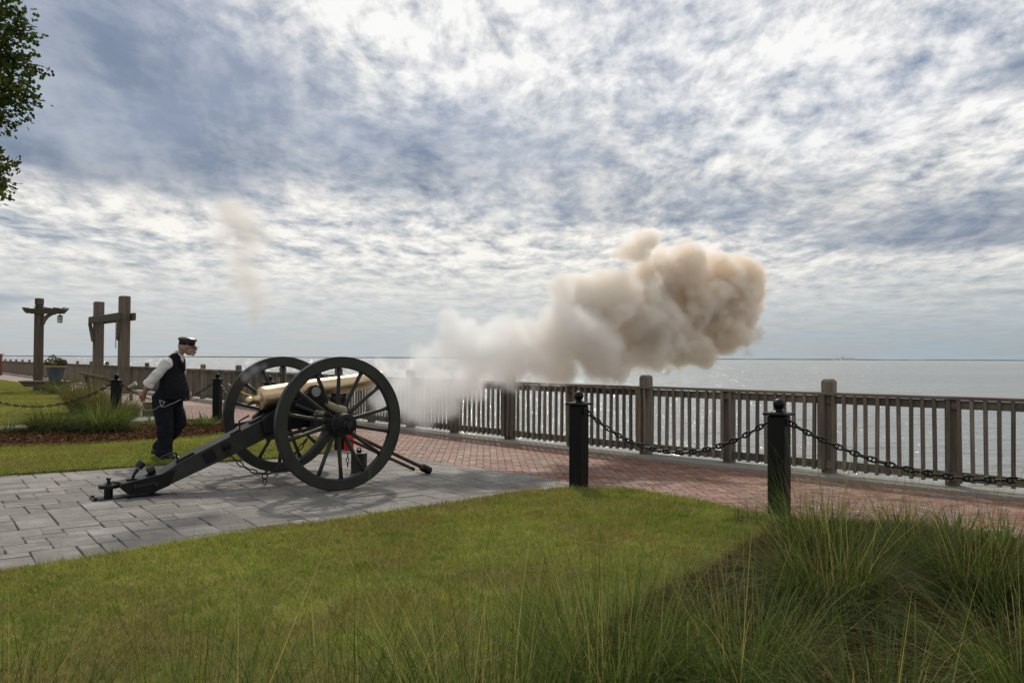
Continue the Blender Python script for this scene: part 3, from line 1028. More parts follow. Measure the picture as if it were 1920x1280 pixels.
def place(me, name, p_, d_, off=0.0, z=0.0):
    o = bpy.data.objects.new(name, me); C.objects.link(o); o.parent = fence
    nrm = Vector((d_.y, -d_.x, 0)) * SEA
    o.location = (p_.x + nrm.x * off, p_.y + nrm.y * off, z)
    o.rotation_euler = (0, 0, math.atan2(d_.y, d_.x))
    return o


s_tall = s_at_px(1550)
tall_s = [s_tall]
q = s_tall
for st in (2.75, 2.93, 3.1, 3.3, 3.45, 3.5, 3.5, 3.5):
    q += st; tall_s.append(q)
while q < FL[-1] - 4:
    q += 3.5; tall_s.append(q)
q = s_tall
while q > 3:
    q -= 2.8; tall_s.insert(0, q)
posts = []
for a, b in zip(tall_s[:-1], tall_s[1:]):
    posts += [(a, True), ((a + b) / 2, False)]
posts.append((tall_s[-1], True))
for s_, tall in posts:
    p_, d_ = along(FP, FL, s_)
    place(TALL if tall else SHORT, 'post', p_, d_, 0.085, 0.03)
    if tall:
        place(NAIL, 'board', p_ - d_ * (-0.045), d_, -0.038, 0.03)
# rails bay by bay
for (a, _), (b, _) in zip(posts[:-1], posts[1:]):
    pa, da = along(FP, FL, a); pb, db = along(FP, FL, b)
    L_ = (pb - pa).length; mid = (pa + pb) / 2; dr = (pb - pa).normalized(); rz = math.atan2(dr.y, dr.x)
    for nm, zc_, hh, ww, off in (('cap_rail', 1.030, 0.036, 0.135, 0.0), ('top_rail', 0.955, 0.095, 0.036, 0.0), ('bottom_rail', 0.155, 0.10, 0.036, 0.0)):
        o = MB().box((0, 0, 0), (L_ - 0.003 if nm != 'cap_rail' else L_ + 0.002, ww, hh), bevel=0.004).build(nm, 'wood_h', fence)
        nrm = Vector((dr.y, -dr.x, 0)) * SEA
        o.location = (mid.x + nrm.x * off, mid.y + nrm.y * off, zc_ + random.uniform(-.003, .003)); o.rotation_euler = (0, 0, rz)
# pickets
pk = []
s_ = 0.3
while s_ < FL[-1] - 1:
    if min(abs(s_ - t_) for t_, tl in posts if tl) > 0.05:
        pk.append(s_)
    s_ += 0.127
def pk_key(s_):
    p_, _ = along(FP, FL, s_)
    return view_size(p_.x, p_.y)
pk.sort(key=pk_key, reverse=True)
far_pk = MB()
for k, s_ in enumerate(pk):
    p_, d_ = along(FP, FL, s_)
    if k < 298:
        o = place(PM, 'picket', p_, d_, -0.040, 0.03 + random.uniform(-.008, .008))
        o.rotation_euler[1] = random.uniform(-.014, .014); o.rotation_euler[0] = random.uniform(-.006, .006)
    else:
        nrm = Vector((d_.y, -d_.x, 0)) * SEA
        R_ = Matrix.Translation((p_.x - nrm.x * .04, p_.y - nrm.y * .04, 0.03)) @ Matrix.Rotation(math.atan2(d_.y, d_.x), 4, 'Z')
        far_pk.add([R_ @ Vector(v_) for v_ in pick_me.v], pick_me.f)
tag(far_pk.build('far_pickets', 'wood_v', fence, fix=False), kind='stuff')

# ------------------------------------------------------------------ bollards and anchor chain
BROT = math.atan2(-1.508, 1.741)


def make_bollard():
    r = thing('bollard', '', 'bollard', group='black bollards of the chain barrier')
    MB().box((0, 0, 0.465), (0.165, 0.165, 0.93), bevel=0.012).build('post', 'bollard', r)
    c = MB().box((0, 0, 0.945), (0.225, 0.225, 0.026), bevel=0.005)
    c.build('cap_plate', 'bollard', r)
    MB().lathe([(0.075, 0.956), (0.072, 0.965), (0.045, 0.975), (0.033, 0.99), (0.03, 1.0)], 20).build('finial_base', 'bollard', r, True)
    MB().sphere((0, 0, 1.035), 0.054, 20, 12).build('ball_finial', 'bollard', r, True, 0)
    for sx in (-1, 1):
        MB().box((sx * 0.0895, 0, 0.87), (0.018, 0.075, 0.075), bevel=0.004).build('chain_bracket', 'iron', r)
    return r


B0 = make_bollard()
bpos = {
    'a': (at(1085, 915), 'black square bollard with ball top right of the muzzle at the lawn corner'),
    'b': (at(1461, 966), 'largest black bollard with ball top rising from the tall grass'),
    'c': (at(217, 797), 'black bollard with ball top rising out of the far grass clumps'),
    'd': (at(407, 789), 'black bollard with ball top between the man and the cannon wheel'),
    'e': (Vector((-4.86, 16.0, 0)), 'black bollard with ball top showing above the cannon breech'),
    'f': (at(637, 842), 'black bollard half hidden behind the near cannon wheel beside the red extinguisher'),
    'g': (Vector((4.75, 5.35, 0)), 'black bollard beyond the right edge of the view'),
    'h': (Vector((-10.9, 15.5, 0)), 'black bollard beyond the left edge of the view'),
}
first = True
for k, (p_, lab) in bpos.items():
    o = B0 if first else copy_tree(B0)
    first = False
    o.location = (p_.x, p_.y, 0.0); o.rotation_euler = (0, 0, BROT if k in 'abg' else BROT + 0.55 + (0.5 if k == 'f' else 0))
    o['label'] = lab


def link_mesh(stud=True, L_=0.098, Wd=0.058, r=0.0095, seg=14, sd=6):
    mb_ = MB(); pts = []
    for i in range(seg):
        a = 2 * PI * i / seg
        ca_, sa_ = math.cos(a), math.sin(a)
        ex = (L_ / 2 - r) ; ey = (Wd / 2 - r)
        # superellipse for the long sides
        sg = lambda v_: (1 if v_ >= 0 else -1)
        pts.append(Vector((ex * sg(ca_) * abs(ca_) ** 0.72, ey * sg(sa_) * abs(sa_) ** 0.62, 0)))
    vs = []; fs = []
    for i in range(seg):
        t_ = (pts[(i + 1) % seg] - pts[i - 1]).normalized(); nn_ = Vector((0, 0, 1)); bb = t_.cross(nn_)
        for j in range(sd):
            a = 2 * PI * j / sd
            vs.append(pts[i] + (nn_ * math.cos(a) + bb * math.sin(a)) * r)
    for i in range(seg):
        i2 = (i + 1) % seg
        for j in range(sd):
            j2 = (j + 1) % sd
            fs.append((i * sd + j, i * sd + j2, i2 * sd + j2, i2 * sd + j))
    mb_.add(vs, fs)
    if stud:
        mb_.tube([(0, -Wd / 2 + r, 0), (0, 0, 0), (0, Wd / 2 - r, 0)], [r * .9, r * .65, r * .9], 6)
    me = mb_.mesh('chain_link')
    b = bmesh.new(); b.from_mesh(me); bmesh.ops.recalc_face_normals(b, faces=b.faces); b.to_mesh(me); b.free()
    me.shade_smooth()
    me.materials.append(M['iron'] if not stud else M['bollard'])
    return me


LINK = link_mesh()


def chain(name, label, A, B, sag, pitch, me, parent=None, cat='chain', group=None, scale=1.0, root_loc=None):
    A = Vector(A); B = Vector(B)
    root = parent if parent is not None else thing(name, label, cat, (A + B) / 2 * Vector((1, 1, 0)) if False else Vector(((A.x + B.x) / 2, (A.y + B.y) / 2, 0)), 0, group)
    base = root.location if parent is None else Vector((0, 0, 0))
    pts = []
    for i in range(201):
        t_ = i / 200
        q_ = A.lerp(B, t_); q_.z -= 4 * sag * t_ * (1 - t_)
        pts.append(q_)
    L_ = [0.0]
    for i in range(200):
        L_.append(L_[-1] + (pts[i + 1] - pts[i]).length)
    k = int(L_[-1] / pitch); st = L_[-1] / k
    for i in range(k):
        p_, d_ = along(pts, L_, (i + .5) * st)
        o = bpy.data.objects.new('chain_link', me); C.objects.link(o); o.parent = root
        o.location = p_ - base
        x = d_; y = Vector((0, 0, 1)).cross(x).normalized(); z = x.cross(y)
        R_ = Matrix((x, y, z)).transposed()
        roll = (PI / 2 if i % 2 == 0 else 0) + random.uniform(-.12, .12)
        o.rotation_euler = (R_ @ Matrix.Rotation(roll, 3, 'X')).to_euler()
        o.scale = (scale, scale, scale)
    return root


def swag(ka, kb, label, sag):
    A = bpos[ka][0]; B = bpos[kb][0]
    dr = Vector((B.x - A.x, B.y - A.y, 0)).normalized() * 0.097
    chain('chain_swag', label, (A.x + dr.x, A.y + dr.y, .87), (B.x - dr.x, B.y - dr.y, .87), sag, 0.0735, LINK, group='black stud-link chain between the bollards')


swag('a', 'b', 'black anchor chain hanging between the two near bollards', 0.37)
swag('b', 'g', 'black anchor chain running from the largest bollard to the right edge', 0.36)
swag('h', 'c', 'black anchor chain sagging over the far lawn at the left edge', 0.44)
swag('c', 'd', 'black anchor chain passing behind the standing man', 0.40)
swag('d', 'e', 'black anchor chain seen through the far cannon wheel', 0.42)
# yellow rope behind the far wheel
A = at_depth(428, 719, 18.4); B = at_depth(520, 744, 15.2)
r_ = []
for i in range(17):
    t_ = i / 16; q = A.lerp(B, t_); q.z -= 0.12 * 4 * t_ * (1 - t_); r_.append(q)
rope = MB().tube(r_, 0.012, 6).build('yellow_rope', 'yellow', smooth=True)
tag(rope, 'thin yellow rope strung behind the far cannon wheel', 'rope')

# ------------------------------------------------------------------ the cannon
YAW = math.atan2(0.597, 0.803)
MIDP = Vector((-2.386, 9.376, 0.012))
gun = thing('cannon', 'bronze field cannon on a dark green wheeled carriage, firing', 'cannon', MIDP, YAW)


def SZ(poly):
    """(distance behind axle, height) outline -> frame whose xy is local (x,z) and whose z is local -y"""
    return [(-s_, z) for s_, z in poly]


FR = Matrix(((1, 0, 0, 0), (0, 0, -1, 0), (0, 1, 0, 0), (0, 0, 0, 1)))


def side_prism(poly, y, depth, name, mat_, parent=None, bevel=0.004):
    ob = MB().prism(SZ(poly), Matrix.Translation((0, y, 0)) @ FR, depth).build(name, mat_, parent if parent is not None else gun)
    if bevel:
        bv = ob.modifiers.new('bevel', 'BEVEL'); bv.width = bevel; bv.segments = 1; bv.limit_method = 'ANGLE'
    return ob


# trail (stock)
trail = side_prism([(.05, .80), (.12, .90), (.417, .822), (1.45, .338), (1.648, .218), (1.887, .17), (2.0, .15), (2.03, .12), (1.95, .045), (1.727, .042), (1.573, .10), (.983, .340), (.45, .572), (.05, .66)], 0, 0.25, 'trail', 'green')
side_prism([(1.50, .268), (1.648, .224), (1.887, .176), (2.02, .156), (2.035, .12), (1.955, .040), (1.727, .036), (1.56, .098)], 0, 0.256, 'trail_shoe', 'black')
side_prism([(.44, .79), (.55, .745), (.60, .55), (.50, .575)], 0, 0.262, 'trail_strap', 'black')
# cheeks
for sy in (-1, 1):
    side_prism([(-.34, .79), (-.33, .90), (-.22, .97), (-.10, 1.0), (.06, 1.0), (.14, .985), (.30, .93), (.52, .825), (.60, .76), (.60, .60), (.30, .62), (-.10, .66), (-.30, .70)], sy * 0.165, 0.085, 'cheek', 'black')
    # trunnion strap over the trunnion
    pl = []
    for i in range(13):
        a = PI * i / 12
        pl.append((math.cos(a) * 0.078, 1.045 + math.sin(a) * 0.078))
    pl = [(.15, 1.0)] + pl + [(-.15, 1.0), (-.15, .985), (.15, .985)]
    side_prism([(-x, z) for x, z in pl], sy * 0.165, 0.07, 'cap_square', 'black')
    MB().box((0.24, sy * .165, 1.0), (.05, .05, .05), bevel=.006).build('key_block', 'black', gun)
    MB().box((-0.22, sy * .165, 1.0), (.06, .03, .07), bevel=.006).build('key_block', 'black', gun)
# axle
MB().box((0, 0, .725), (.14, 1.36, .17), bevel=.012).build('axle_tree', 'green', gun)
for y_ in (-.5, -.3, .3, .5):
    MB().box((0, y_, .725), (.152, .04, .182), bevel=.004).build('axle_band', 'black', gun)
MB().tube([(0, -1.12, .725), (0, 1.12, .725)], .034, 14).build('axle', 'iron', gun, True)
# barrel
EL = math.radians(8.3)
bfr = Matrix.Translation((0, 0, 1.05)) @ Matrix.Rotation(PI / 2 - EL, 4, 'Y')
prof = [(.0005, -.75), (.022, -.748), (.042, -.735), (.050, -.715), (.048, -.69), (.036, -.672), (.028, -.655), (.034, -.64), (.046, -.615), (.052, -.60), (.058, -.595), (.11, -.588), (.126, -.580), (.134, -.566), (.136, -.55), (.136, -.50), (.134, -.495), (.1335, -.30), (.130, -.10), (.124, .10), (.112, .35), (.100, .60), (.090, .82), (.087, .86), (.094, .865), (.094, .885), (.085, .895), (.083, .91), (.084, .95), (.085, .965), (.081, .975), (.045, .977), (.044, .95), (.04, .8)]
barrel = MB().lathe(prof, 48, bfr).build('barrel', 'brass', gun, True, 35)
MB().tube([(0, -.215, 1.045), (0, .215, 1.045)], .057, 24).build('trunnion', 'brass', gun, True)
for sy in (-1, 1):
    MB().tube([(0, sy * .205, 1.045), (0, sy * .222, 1.045)], .050, 24).build('trunnion_face', 'worn', gun, True)
# breech sight lugs, vent
MB().box((-.54, 0, 1.10), (.03, .02, .03), bevel=.004).build('vent_piece', 'brass', gun)
# elevating screw
MB().tube([(-.50, 0, .76), (-.50, 0, .86)], .022, 12).build('elevating_screw', 'iron', gun, True)
for a in range(4):
    an = a * PI / 2 + .35
    MB().tube([(-.50, 0, .825), (-.50 + .11 * math.cos(an), .11 * math.sin(an), .832)], [.012, .017], 8).build('screw_handle', 'black', gun, True)
MB().lathe([(.0, .77), (.05, .77), (.05, .80), (.03, .815)], 18, Matrix.Translation((-.50, 0, 0))).build('screw_box', 'black', gun, True)
slope = math.atan2(.822 - .338, 1.45 - .417)


def on_trail(s_, up=0.0, y=0.0):
    """point on the top face of the trail"""
    z = .822 + (s_ - .417) / (1.45 - .417) * (.338 - .822)
    return Vector((-s_ - math.sin(slope) * 0 , y, z + up))


RT = Matrix.Rotation(-slope, 3, 'Y')
MB().box(on_trail(.56, .012), (.30, .10, .022), RT, .004).build('screw_plate', 'black', gun)
for s_, y_, w_ in ((.88, -.09, .12), (1.40, -.06, .20)):
    MB().box(on_trail(s_, .012, y_), (w_, .05, .022), RT, .003).build('hook_plate', 'black', gun)
p0 = on_trail(.83, .02, -.09)
MB().tube([p0, p0 + Vector((-.01, 0, .085)), p0 + Vector((.10, 0, .145))], .010, 6).build('sponge_bracket', 'black', gun, True)
p0 = on_trail(1.47, .015, -.06)
MB().tube([p0, p0 + Vector((-.02, 0, .075)), p0 + Vector((-.055, 0, .085)), p0 + Vector((-.16, 0, .045)), p0 + Vector((-.165, 0, .02))], .011, 6).build('handle_hook', 'black', gun, True)
# pointing rings
p0 = Vector((-1.72, 0, .205))
MB().lathe([(.036, -.035), (.046, -.035), (.046, .035), (.036, .035)], 18, Matrix.Translation(p0 + Vector((0, 0, .05))) @ Matrix.Rotation(math.radians(70), 4, 'Y'), True).build('pointing_ring', 'iron', gun, True, 30)
MB().box(p0, (.10, .07, .02), None, .004).build('ring_foot', 'black', gun)
p0 = Vector((-1.90, 0, .178))
MB().tube([p0, p0 + Vector((.02, 0, .05)), p0 + Vector((.055, 0, .10))], [.016, .016, .02], 8).build('ring_stem', 'black', gun, True)
MB().lathe([(.032, -.035), (.042, -.035), (.042, .035), (.032, .035)], 18, Matrix.Translation(p0 + Vector((.075, 0, .14))) @ Matrix.Rotation(math.radians(40), 4, 'Y'), True).build('pointing_ring', 'iron', gun, True, 30)
MB().box(p0, (.11, .08, .018), None, .004).build('ring_foot', 'black', gun)
# lunette
MB().lathe([(.045, -.018), (.095, -.018), (.095, .018), (.045, .018)], 24, Matrix.Translation((-2.12, 0, .125)), True).build('lunette', 'black', gun, True, 30)
MB().box((-2.03, 0, .125), (.12, .09, .036), None, .006).build('lunette_strap', 'black', gun)
# details on the near flank
RB = RT
MB().box((-1.165, -.130, .375), (.125, .012, .125), RT, .003).build('flank_plate', 'black', gun)
MB().lathe([(.0, .0), (.052, .0), (.052, .012), (.03, .018), (.03, .045), (.0, .05)], 18, Matrix.Translation((-.99, -.125, .47)) @ Matrix.Rotation(PI / 2, 4, 'X')).build('chain_bolt', 'black', gun, True, 30)
MB().box((-1.80, -.135, .125), (.20, .014, .03), Matrix.Rotation(-.12, 3, 'Y'), .004).build('shoe_strap', 'iron', gun)
for x_ in (-1.90, -1.70):
    MB().lathe([(.0, .0), (.02, .0), (.02, .02), (.0, .024)], 10, Matrix.Translation((x_, -.14, .12)) @ Matrix.Rotation(PI / 2, 4, 'X')).build('bolt', 'iron', gun, True, 30)
# side bars, buckle and strap gear on the near cheek
MB().tube([(-.26, -.225, .90), (.08, -.235, .76)], [.028, .030], 10).build('lever_bar', 'iron', gun, True)
MB().tube([(.05, -.24, .775), (.20, -.25, .72)], [.018, .018], 8).build('lever_grip', 'rammer', gun, True)
for a, b in (((.27, -.22, .96), (.34, -.22, .80)), ((.34, -.22, .98), (.41, -.22, .82)), ((.27, -.22, .96), (.34, -.22, .98)), ((.34, -.22, .80), (.41, -.22, .82))):
    MB().tube([a, b], .009, 6).build('buckle_bar', 'iron', gun, True)
for sx in (-1, 1):
    MB().tube([(.02, sx * .35, .66), (-.55, sx * .12, .52)], .02, 8).build('under_brace', 'iron', gun, True)
MB().box((.18, 0, .64), (.30, .30, .10), None, .01).build('front_transom', 'black', gun)


# wheels
def make_wheel():
    w = bpy.data.objects.new('wheel', None); C.objects.link(w); w.parent = gun; w.empty_display_size = .1
    # local z = axle pointing outboard
    MB().lathe([(.612, -.037), (.600, -.030), (.600, .030), (.612, .037), (.712, .037), (.712, -.037)], 84, Matrix.Translation((0, 0, .0)), True).build('felloe', 'green', w, True, 30)
    MB().lathe([(.7115, -.039), (.7115, .039), (.720, .039), (.725, .034), (.725, -.034), (.720, -.039)], 84, None, True).build('tyre', 'iron', w, True, 30)
    sp = MB()
    k = 14
    pts = [(.115, 0, -.055), (.18, 0, -.050), (.30, 0, -.037), (.45, 0, -.018), (.605, 0, .0)]
    sp.tube(pts, [.030, .030, .025, .0225, .0235], 10, True, [(1.0, .92), (1.0, .92), (1, .9), (1, .9), (1, .95)])
    me = sp.mesh('spoke'); me.shade_smooth(); me.materials.append(M['green'])
    for i in range(k):
        o = bpy.data.objects.new('spoke', me); C.objects.link(o); o.parent = w; o.rotation_euler = (0, 0, 2 * PI * (i + .5) / k + .03)
    MB().lathe([(.0, -.20), (.085, -.20), (.10, -.19), (.112, -.12), (.122, -.10), (.138, -.075), (.138, -.03), (.125, -.005), (.120, .03), (.112, .10), (.104, .16), (.098, .175), (.0, .178)], 32).build('hub', 'green', w, True, 35)
    MB().lathe([(.106, .088), (.1175, .090), (.111, .178), (.100, .182), (.0, .183)], 32).build('hub_end_band', 'black', w, True, 35)
    MB().lathe([(.1262, -.007), (.1345, -.004), (.130, .024), (.1192, .026)], 32).build('hub_band', 'black', w, True, 35)
    MB().lathe([(.112, -.12), (.120, -.118), (.104, -.188), (.094, -.190)], 32).build('hub_band', 'black', w, True, 35)
    MB().lathe([(.052, .18), (.052, .20), (.034, .206), (.034, .235), (.024, .24), (.0, .242)], 18).build('linchpin_washer', 'iron', w, True, 35)
    MB().box((.0, .0, .218), (.022, .15, .022), None, .004).build('linchpin', 'black', w)
    for i in range(7):
        a = 2 * PI * (i + .25) / 7
        MB().lathe([(.0, .0), (.014, .0), (.014, .012), (.006, .03), (.0, .031)], 8, Matrix.Rotation(a, 4, 'Z') @ Matrix.Translation((.600, 0, 0)) @ Matrix.Rotation(-PI / 2, 4, 'Y')).build('felloe_bolt', 'iron', w)
    return w


w1 = make_wheel()
w1.location = (0, -.874, .725); w1.rotation_euler = (PI / 2, 0, 0)
w2 = copy_tree(w1, gun)
w2.location = (0, .874, .725); w2.rotation_euler = (-PI / 2, 0, 0)
w1['label'] = 'near spoked wheel'; w2['label'] = 'far spoked wheel'

# lock chain slung below the trail
CL = link_mesh(False, 0.092, 0.052, 0.0075)
lc = bpy.data.objects.new('lock_chain', None); C.objects.link(lc); lc.parent = gun; lc.empty_display_size = .1
chain('', '', (-1.00, -.175, .43), (-.62, -.30, .165), .06, .072, CL, lc)
chain('', '', (-.62, -.30, .165), (-.14, -.30, .52), .07, .072, CL, lc)
MB().lathe([(.030, -.007), (.037, 0), (.030, .007), (.023, 0)], 18, Matrix.Translation((-.62, -.30, .135)) @ Matrix.Rotation(PI / 2, 4, 'X'), True).build('chain_ring', 'iron', lc, True, 0)
MB().lathe([(.030, -.007), (.037, 0), (.030, .007), (.023, 0)], 18, Matrix.Translation((-.62, -.30, .078)) @ Matrix.Rotation(PI / 2, 4, 'X') @ Matrix.Rotation(.5, 4, 'Y'), True).build('chain_ring', 'iron', lc, True, 0)

# anchor plate under the trail end, with pintle
c_, s_ = math.cos(YAW), math.sin(YAW)
pp = MIDP + Vector((c_ * -1.98, s_ * -1.98, 0))
plate = thing('anchor_plate', 'black bolted ground plate with pin under the end of the gun trail', 'plate', pp, YAW)
MB().box((0, 0, .008), (.60, .22, .016), None, .003).build('base_plate', 'black', plate)
MB().tube([(-.14, 0, .012), (-.14, 0, .118)], .042, 20).build('pin_sleeve', 'black', plate, True)
MB().tube([(-.14, 0, .10), (-.14, 0, .195)], .018, 12).build('pin', 'iron', plate, True)
MB().lathe([(.0, .205), (.024, .205), (.026, .22), (.0, .23)], 6, Matrix.Translation((-.14, 0, -.01))).build('pin_head', 'iron', plate)
MB().tube([(-.14, 0, .155), (-.10, 0, .165), (-.03, -.01, .155)], .010, 6).build('pin_key', 'iron', plate, True)
for x_, y_ in ((-.27, -.08), (-.27, .08), (.27, -.08), (.27, .08)):
    MB().lathe([(.018, .016), (.018, .032), (.0, .033)], 6, Matrix.Translation((x_, y_, 0))).build('bolt_head', 'black', plate)

# rammer and worm staff leaning from the axle to the ground
A = MIDP + Vector((c_ * .10 + s_ * .25, s_ * .10 - c_ * .25, .70))
B = at(803, 881, .06)
dr = (B - A).normalized()
ram = thing('rammer', 'dark red rammer staff with a thick head resting on the paving', 'rammer', (B.x, B.y, 0.012))
ramo = Vector((B.x, B.y, .012))
MB().tube([A - ramo, B - ramo], .022, 12).build('staff', 'rammer', ram, True)
MB().tube([B - ramo - dr * .10, B - ramo - dr * .09, B - ramo + dr * .02, B - ramo + dr * .03], [.040, .049, .049, .044], 16).build('head', 'black', ram, True, 30)
MB().tube([B - ramo - dr * .13, B - ramo - dr * .10], [.028, .040], 16).build('collar', 'rammer', ram, True, 30)
A2 = A + Vector((-.05, -.05, -.05)); B2 = B - dr * .17 + Vector((-.03, -.07, -.045))
d2 = (B2 - A2).normalized()
ram2 = thing('pole', 'slim dark pole lying along the underside of the rammer staff', 'pole', (B2.x, B2.y, 0.012))
ro2 = Vector((B2.x, B2.y, .012))
MB().tube([A2 - ro2, B2 - ro2], .019, 10).build('shaft', 'rammer', ram2, True)
MB().tube([B2 - ro2 - d2 * .04, B2 - ro2 + d2 * .005], .021, 10).build('ferrule', 'iron', ram2, True)

# leather gauntlet on the near hub
hubp = MIDP + Vector((s_ * .86, -c_ * .86, .725))
gl = thing('gauntlet', 'pale leather gauntlet lying over the near wheel hub', 'glove', (hubp.x, hubp.y, hubp.z + .10), YAW + .1)
cuff = [(-.16, 0, .125), (-.12, -.0, .10), (-.06, 0, .07), (.0, -.01, .045), (.045, -.012, .025)]
t_ = MB().tube(cuff, [.030, .036, .044, .054, .063], 16, False, [(1, 1), (1, 1.05), (1, 1), (.95, 1.05), (.9, 1.1)])
t_.tube([(.045, -.012, .025), (.03, -.01, .03)], [.063, .052], 16, False)
t_.build('cuff', 'canvas', gl, True, 0)
MB().tube([(.045, -.012, .025), (.075, -.02, -.005), (.13, -.03, -.02)], [.055, .040, .012], 12, True, [(.5, 1.1), (.35, 1.2), (.3, 1)]).build('flap', 'canvas', gl, True, 0)
MB().sphere((-.215, .03, .02), .045, 14, 9, (1.1, .8, .6)).build('palm', 'canvas', gl, True, 0)
for i in range(5):
    yy = .0 + i * .016
    MB().tube([(-.23, .01 + yy, .03 - i * .008), (-.262, .01 + yy, .046 - i * .012), (-.285 + .008 * i, .01 + yy, .036 - i * .014)], [.013, .012, .009], 8).build('finger', 'canvas', gl, True, 0)

# bucket and extinguisher behind the near wheel
bp_ = at(673, 888); bk = thing('bucket', 'dark iron sponge bucket with lid and chain behind the near wheel', 'bucket', (bp_.x, bp_.y, .012))
MB().lathe([(.0, .0), (.100, .0), (.104, .006), (.100, .014), (.100, .24), (.104, .245), (.104, .252), (.0, .256)], 28).build('body', 'iron', bk, True, 30)
MB().lathe([(.0, .256), (.03, .256), (.032, .285), (.02, .29), (.0, .29)], 14).build('lid_knob', 'iron', bk, True, 30)
MB().tube([(-.03, 0, .27), (-.02, 0, .315), (.015, 0, .315), (.03, 0, .27)], .008, 6).build('bail', 'iron', bk, True)
MB().box((-.105, -.01, .248), (.07, .03, .012), None, .003).build('lug', 'iron', bk)
for i in range(3):
    o = bpy.data.objects.new('chain_link', CL); C.objects.link(o); o.parent = bk
    o.location = (-.14, -.01, .215 - i * .055); o.rotation_euler = (0, PI / 2, PI / 2 * (i % 2)); o.scale = (.75, .75, .75)
ep = at(654, 845); ex = thing('fire_extinguisher', 'bright red fire extinguisher standing behind the near wheel', 'extinguisher', (ep.x, ep.y, 0))
MB().lathe([(.0, 0), (.072, 0), (.076, .006), (.076, .36), (.070, .40), (.045, .435), (.025, .45), (.022, .47), (.0, .47)], 24).build('tank', 'red', ex, True, 40)
MB().tube([(0, 0, .465), (0, 0, .51)], .02, 10).build('valve', 'iron', ex, True)
MB().tube([(-.02, 0, .51), (.10, 0, .53)], .011, 6).build('handle', 'black', ex, True)
MB().tube([(.0, 0, .49), (.07, .02, .46), (.095, .03, .36), (.092, .03, .18)], .011, 8).build('hose', 'black', ex, True)

# ------------------------------------------------------------------ far left: lamp post, swing frame, planter and other garden pieces
lp = at(71, 734); K = lp.y / F
lamp = thing('lamp_post', 'tall timber lamp post with cross arm and hanging lantern', 'lamp post', (lp.x, lp.y, 0.05))
MB().box((0, 0, 1.7), (.27, .27, 3.4), bevel=.015).build('post', 'timber', lamp)
MB().box((0, 0, 3.44), (.21, .21, .12), bevel=.01).build('post_neck', 'timber', lamp)
MB().box((0, 0, 3.64), (.255, .255, .29), bevel=.02).build('post_head', 'timber', lamp)
for sx in (-1, 1):
    MB().box((sx * .05, 0, 3.435), (.20, .32, .035), bevel=.005).build('collar', 'timber', lamp)
arm = MB().prism([(-.44, .0), (.92, .0), (.95, .04), (1.02, .06), (1.07, .15), (1.12, .19), (1.02, .20), (-.5, .20), (-.60, .19), (-.54, .12), (-.50, .06), (-.45, .04)], Matrix.Translation((0, -.16, 3.16)) @ FR, .07)
arm.build('cross_arm', 'timber_h', lamp)
MB().prism([(-.44, .0), (.92, .0), (1.07, .15), (1.12, .19), (1.02, .20), (-.5, .20), (-.60, .19), (-.50, .06)], Matrix.Translation((0, .17, 3.16)) @ FR, .07).build('cross_arm', 'timber_h', lamp)
for x_ in (-.56, .35, .70, 1.08):
    MB().box((x_, 0, 3.385), (.05, .46, .04), bevel=.005).build('lath', 'timber_h', lamp)
br = [(.13, 2.68), (.17, 2.72), (.22, 2.90), (.34, 3.06), (.55, 3.15), (.64, 3.16)]
lo = [(.50, 3.165), (.26, 3.165), (.13, 3.03)] 
MB().prism([(.13, 2.66), (.20, 2.70), (.27, 2.86), (.38, 3.0), (.52, 3.09), (.68, 3.13), (.70, 3.162), (.40, 3.162), (.27, 3.09), (.17, 2.96), (.13, 2.86)], Matrix.Translation((0, 0, 0)) @ FR, .09).build('curved_brace', 'timber', lamp)
lan = bpy.data.objects.new('lantern', None); C.objects.link(lan); lan.parent = lamp; lan.location = (.86, 0, 2.78); lan.empty_display_size = .1
MB().tube([(0, 0, .33), (0, 0, .40)], .012, 6).build('hanger', 'black', lan)
MB().lathe([(.0, .335), (.03, .33), (.135, .265), (.14, .255), (.0, .255)], 4).build('lantern_roof', 'black', lan)
MB().lathe([(.0, .015), (.075, .015), (.085, .245), (.0, .25)], 12).build('lantern_glass', 'glass', lan, True)
MB().lathe([(.0, .0), (.095, .0), (.095, .02), (.0, .022)], 12).build('lantern_base', 'black', lan)
for i in range(4):
    a = i * PI / 2 + PI / 4
    MB().tube([(.088 * math.cos(a), .088 * math.sin(a), .01), (.094 * math.cos(a), .094 * math.sin(a), .255)], .009, 5).build('lantern_bar', 'black', lan)
MB().lathe([(.09, .15), (.097, .15), (.097, .165), (.09, .165)], 12, None, True).build('lantern_band', 'black', lan)

bn = thing('low_bench', 'low dark timber bench beside the lamp post under the flower pot', 'bench', (at(72, 735).x, at(72, 735).y - .4, .04))
MB().prism([(-.36, .36), (1.62, .36), (1.62, .43), (-.40, .43), (-.42, .41)], FR, .55).build('seat', 'timber_h', bn)
MB().prism([(-.36, .36), (-.28, .28), (-.18, .20), (1.40, .20), (1.50, .28), (1.58, .36)], Matrix.Translation((0, -.2, 0)) @ FR, .06).build('apron', 'timber_h', bn)
for x_ in (.5, 1.3):
    MB().box((x_, .05, .18), (.14, .3, .36), bevel=.01).build('leg', 'timber', bn)

pt = Vector((bn.location.x + .92, bn.location.y - .02, .04 + .43))
pot = thing('flower_pot', 'big blue glazed pot with red and orange flowers', 'planter', pt)
MB().lathe([(.0, .0), (.20, .0), (.23, .03), (.30, .30), (.345, .50), (.36, .56)], 28).build('pot_body', 'pot', pot, True, 30)
MB().lathe([(.352, .52), (.385, .53), (.40, .58), (.385, .61), (.34, .61), (.33, .56)], 28).build('rim', 'potrim', pot, True, 30)


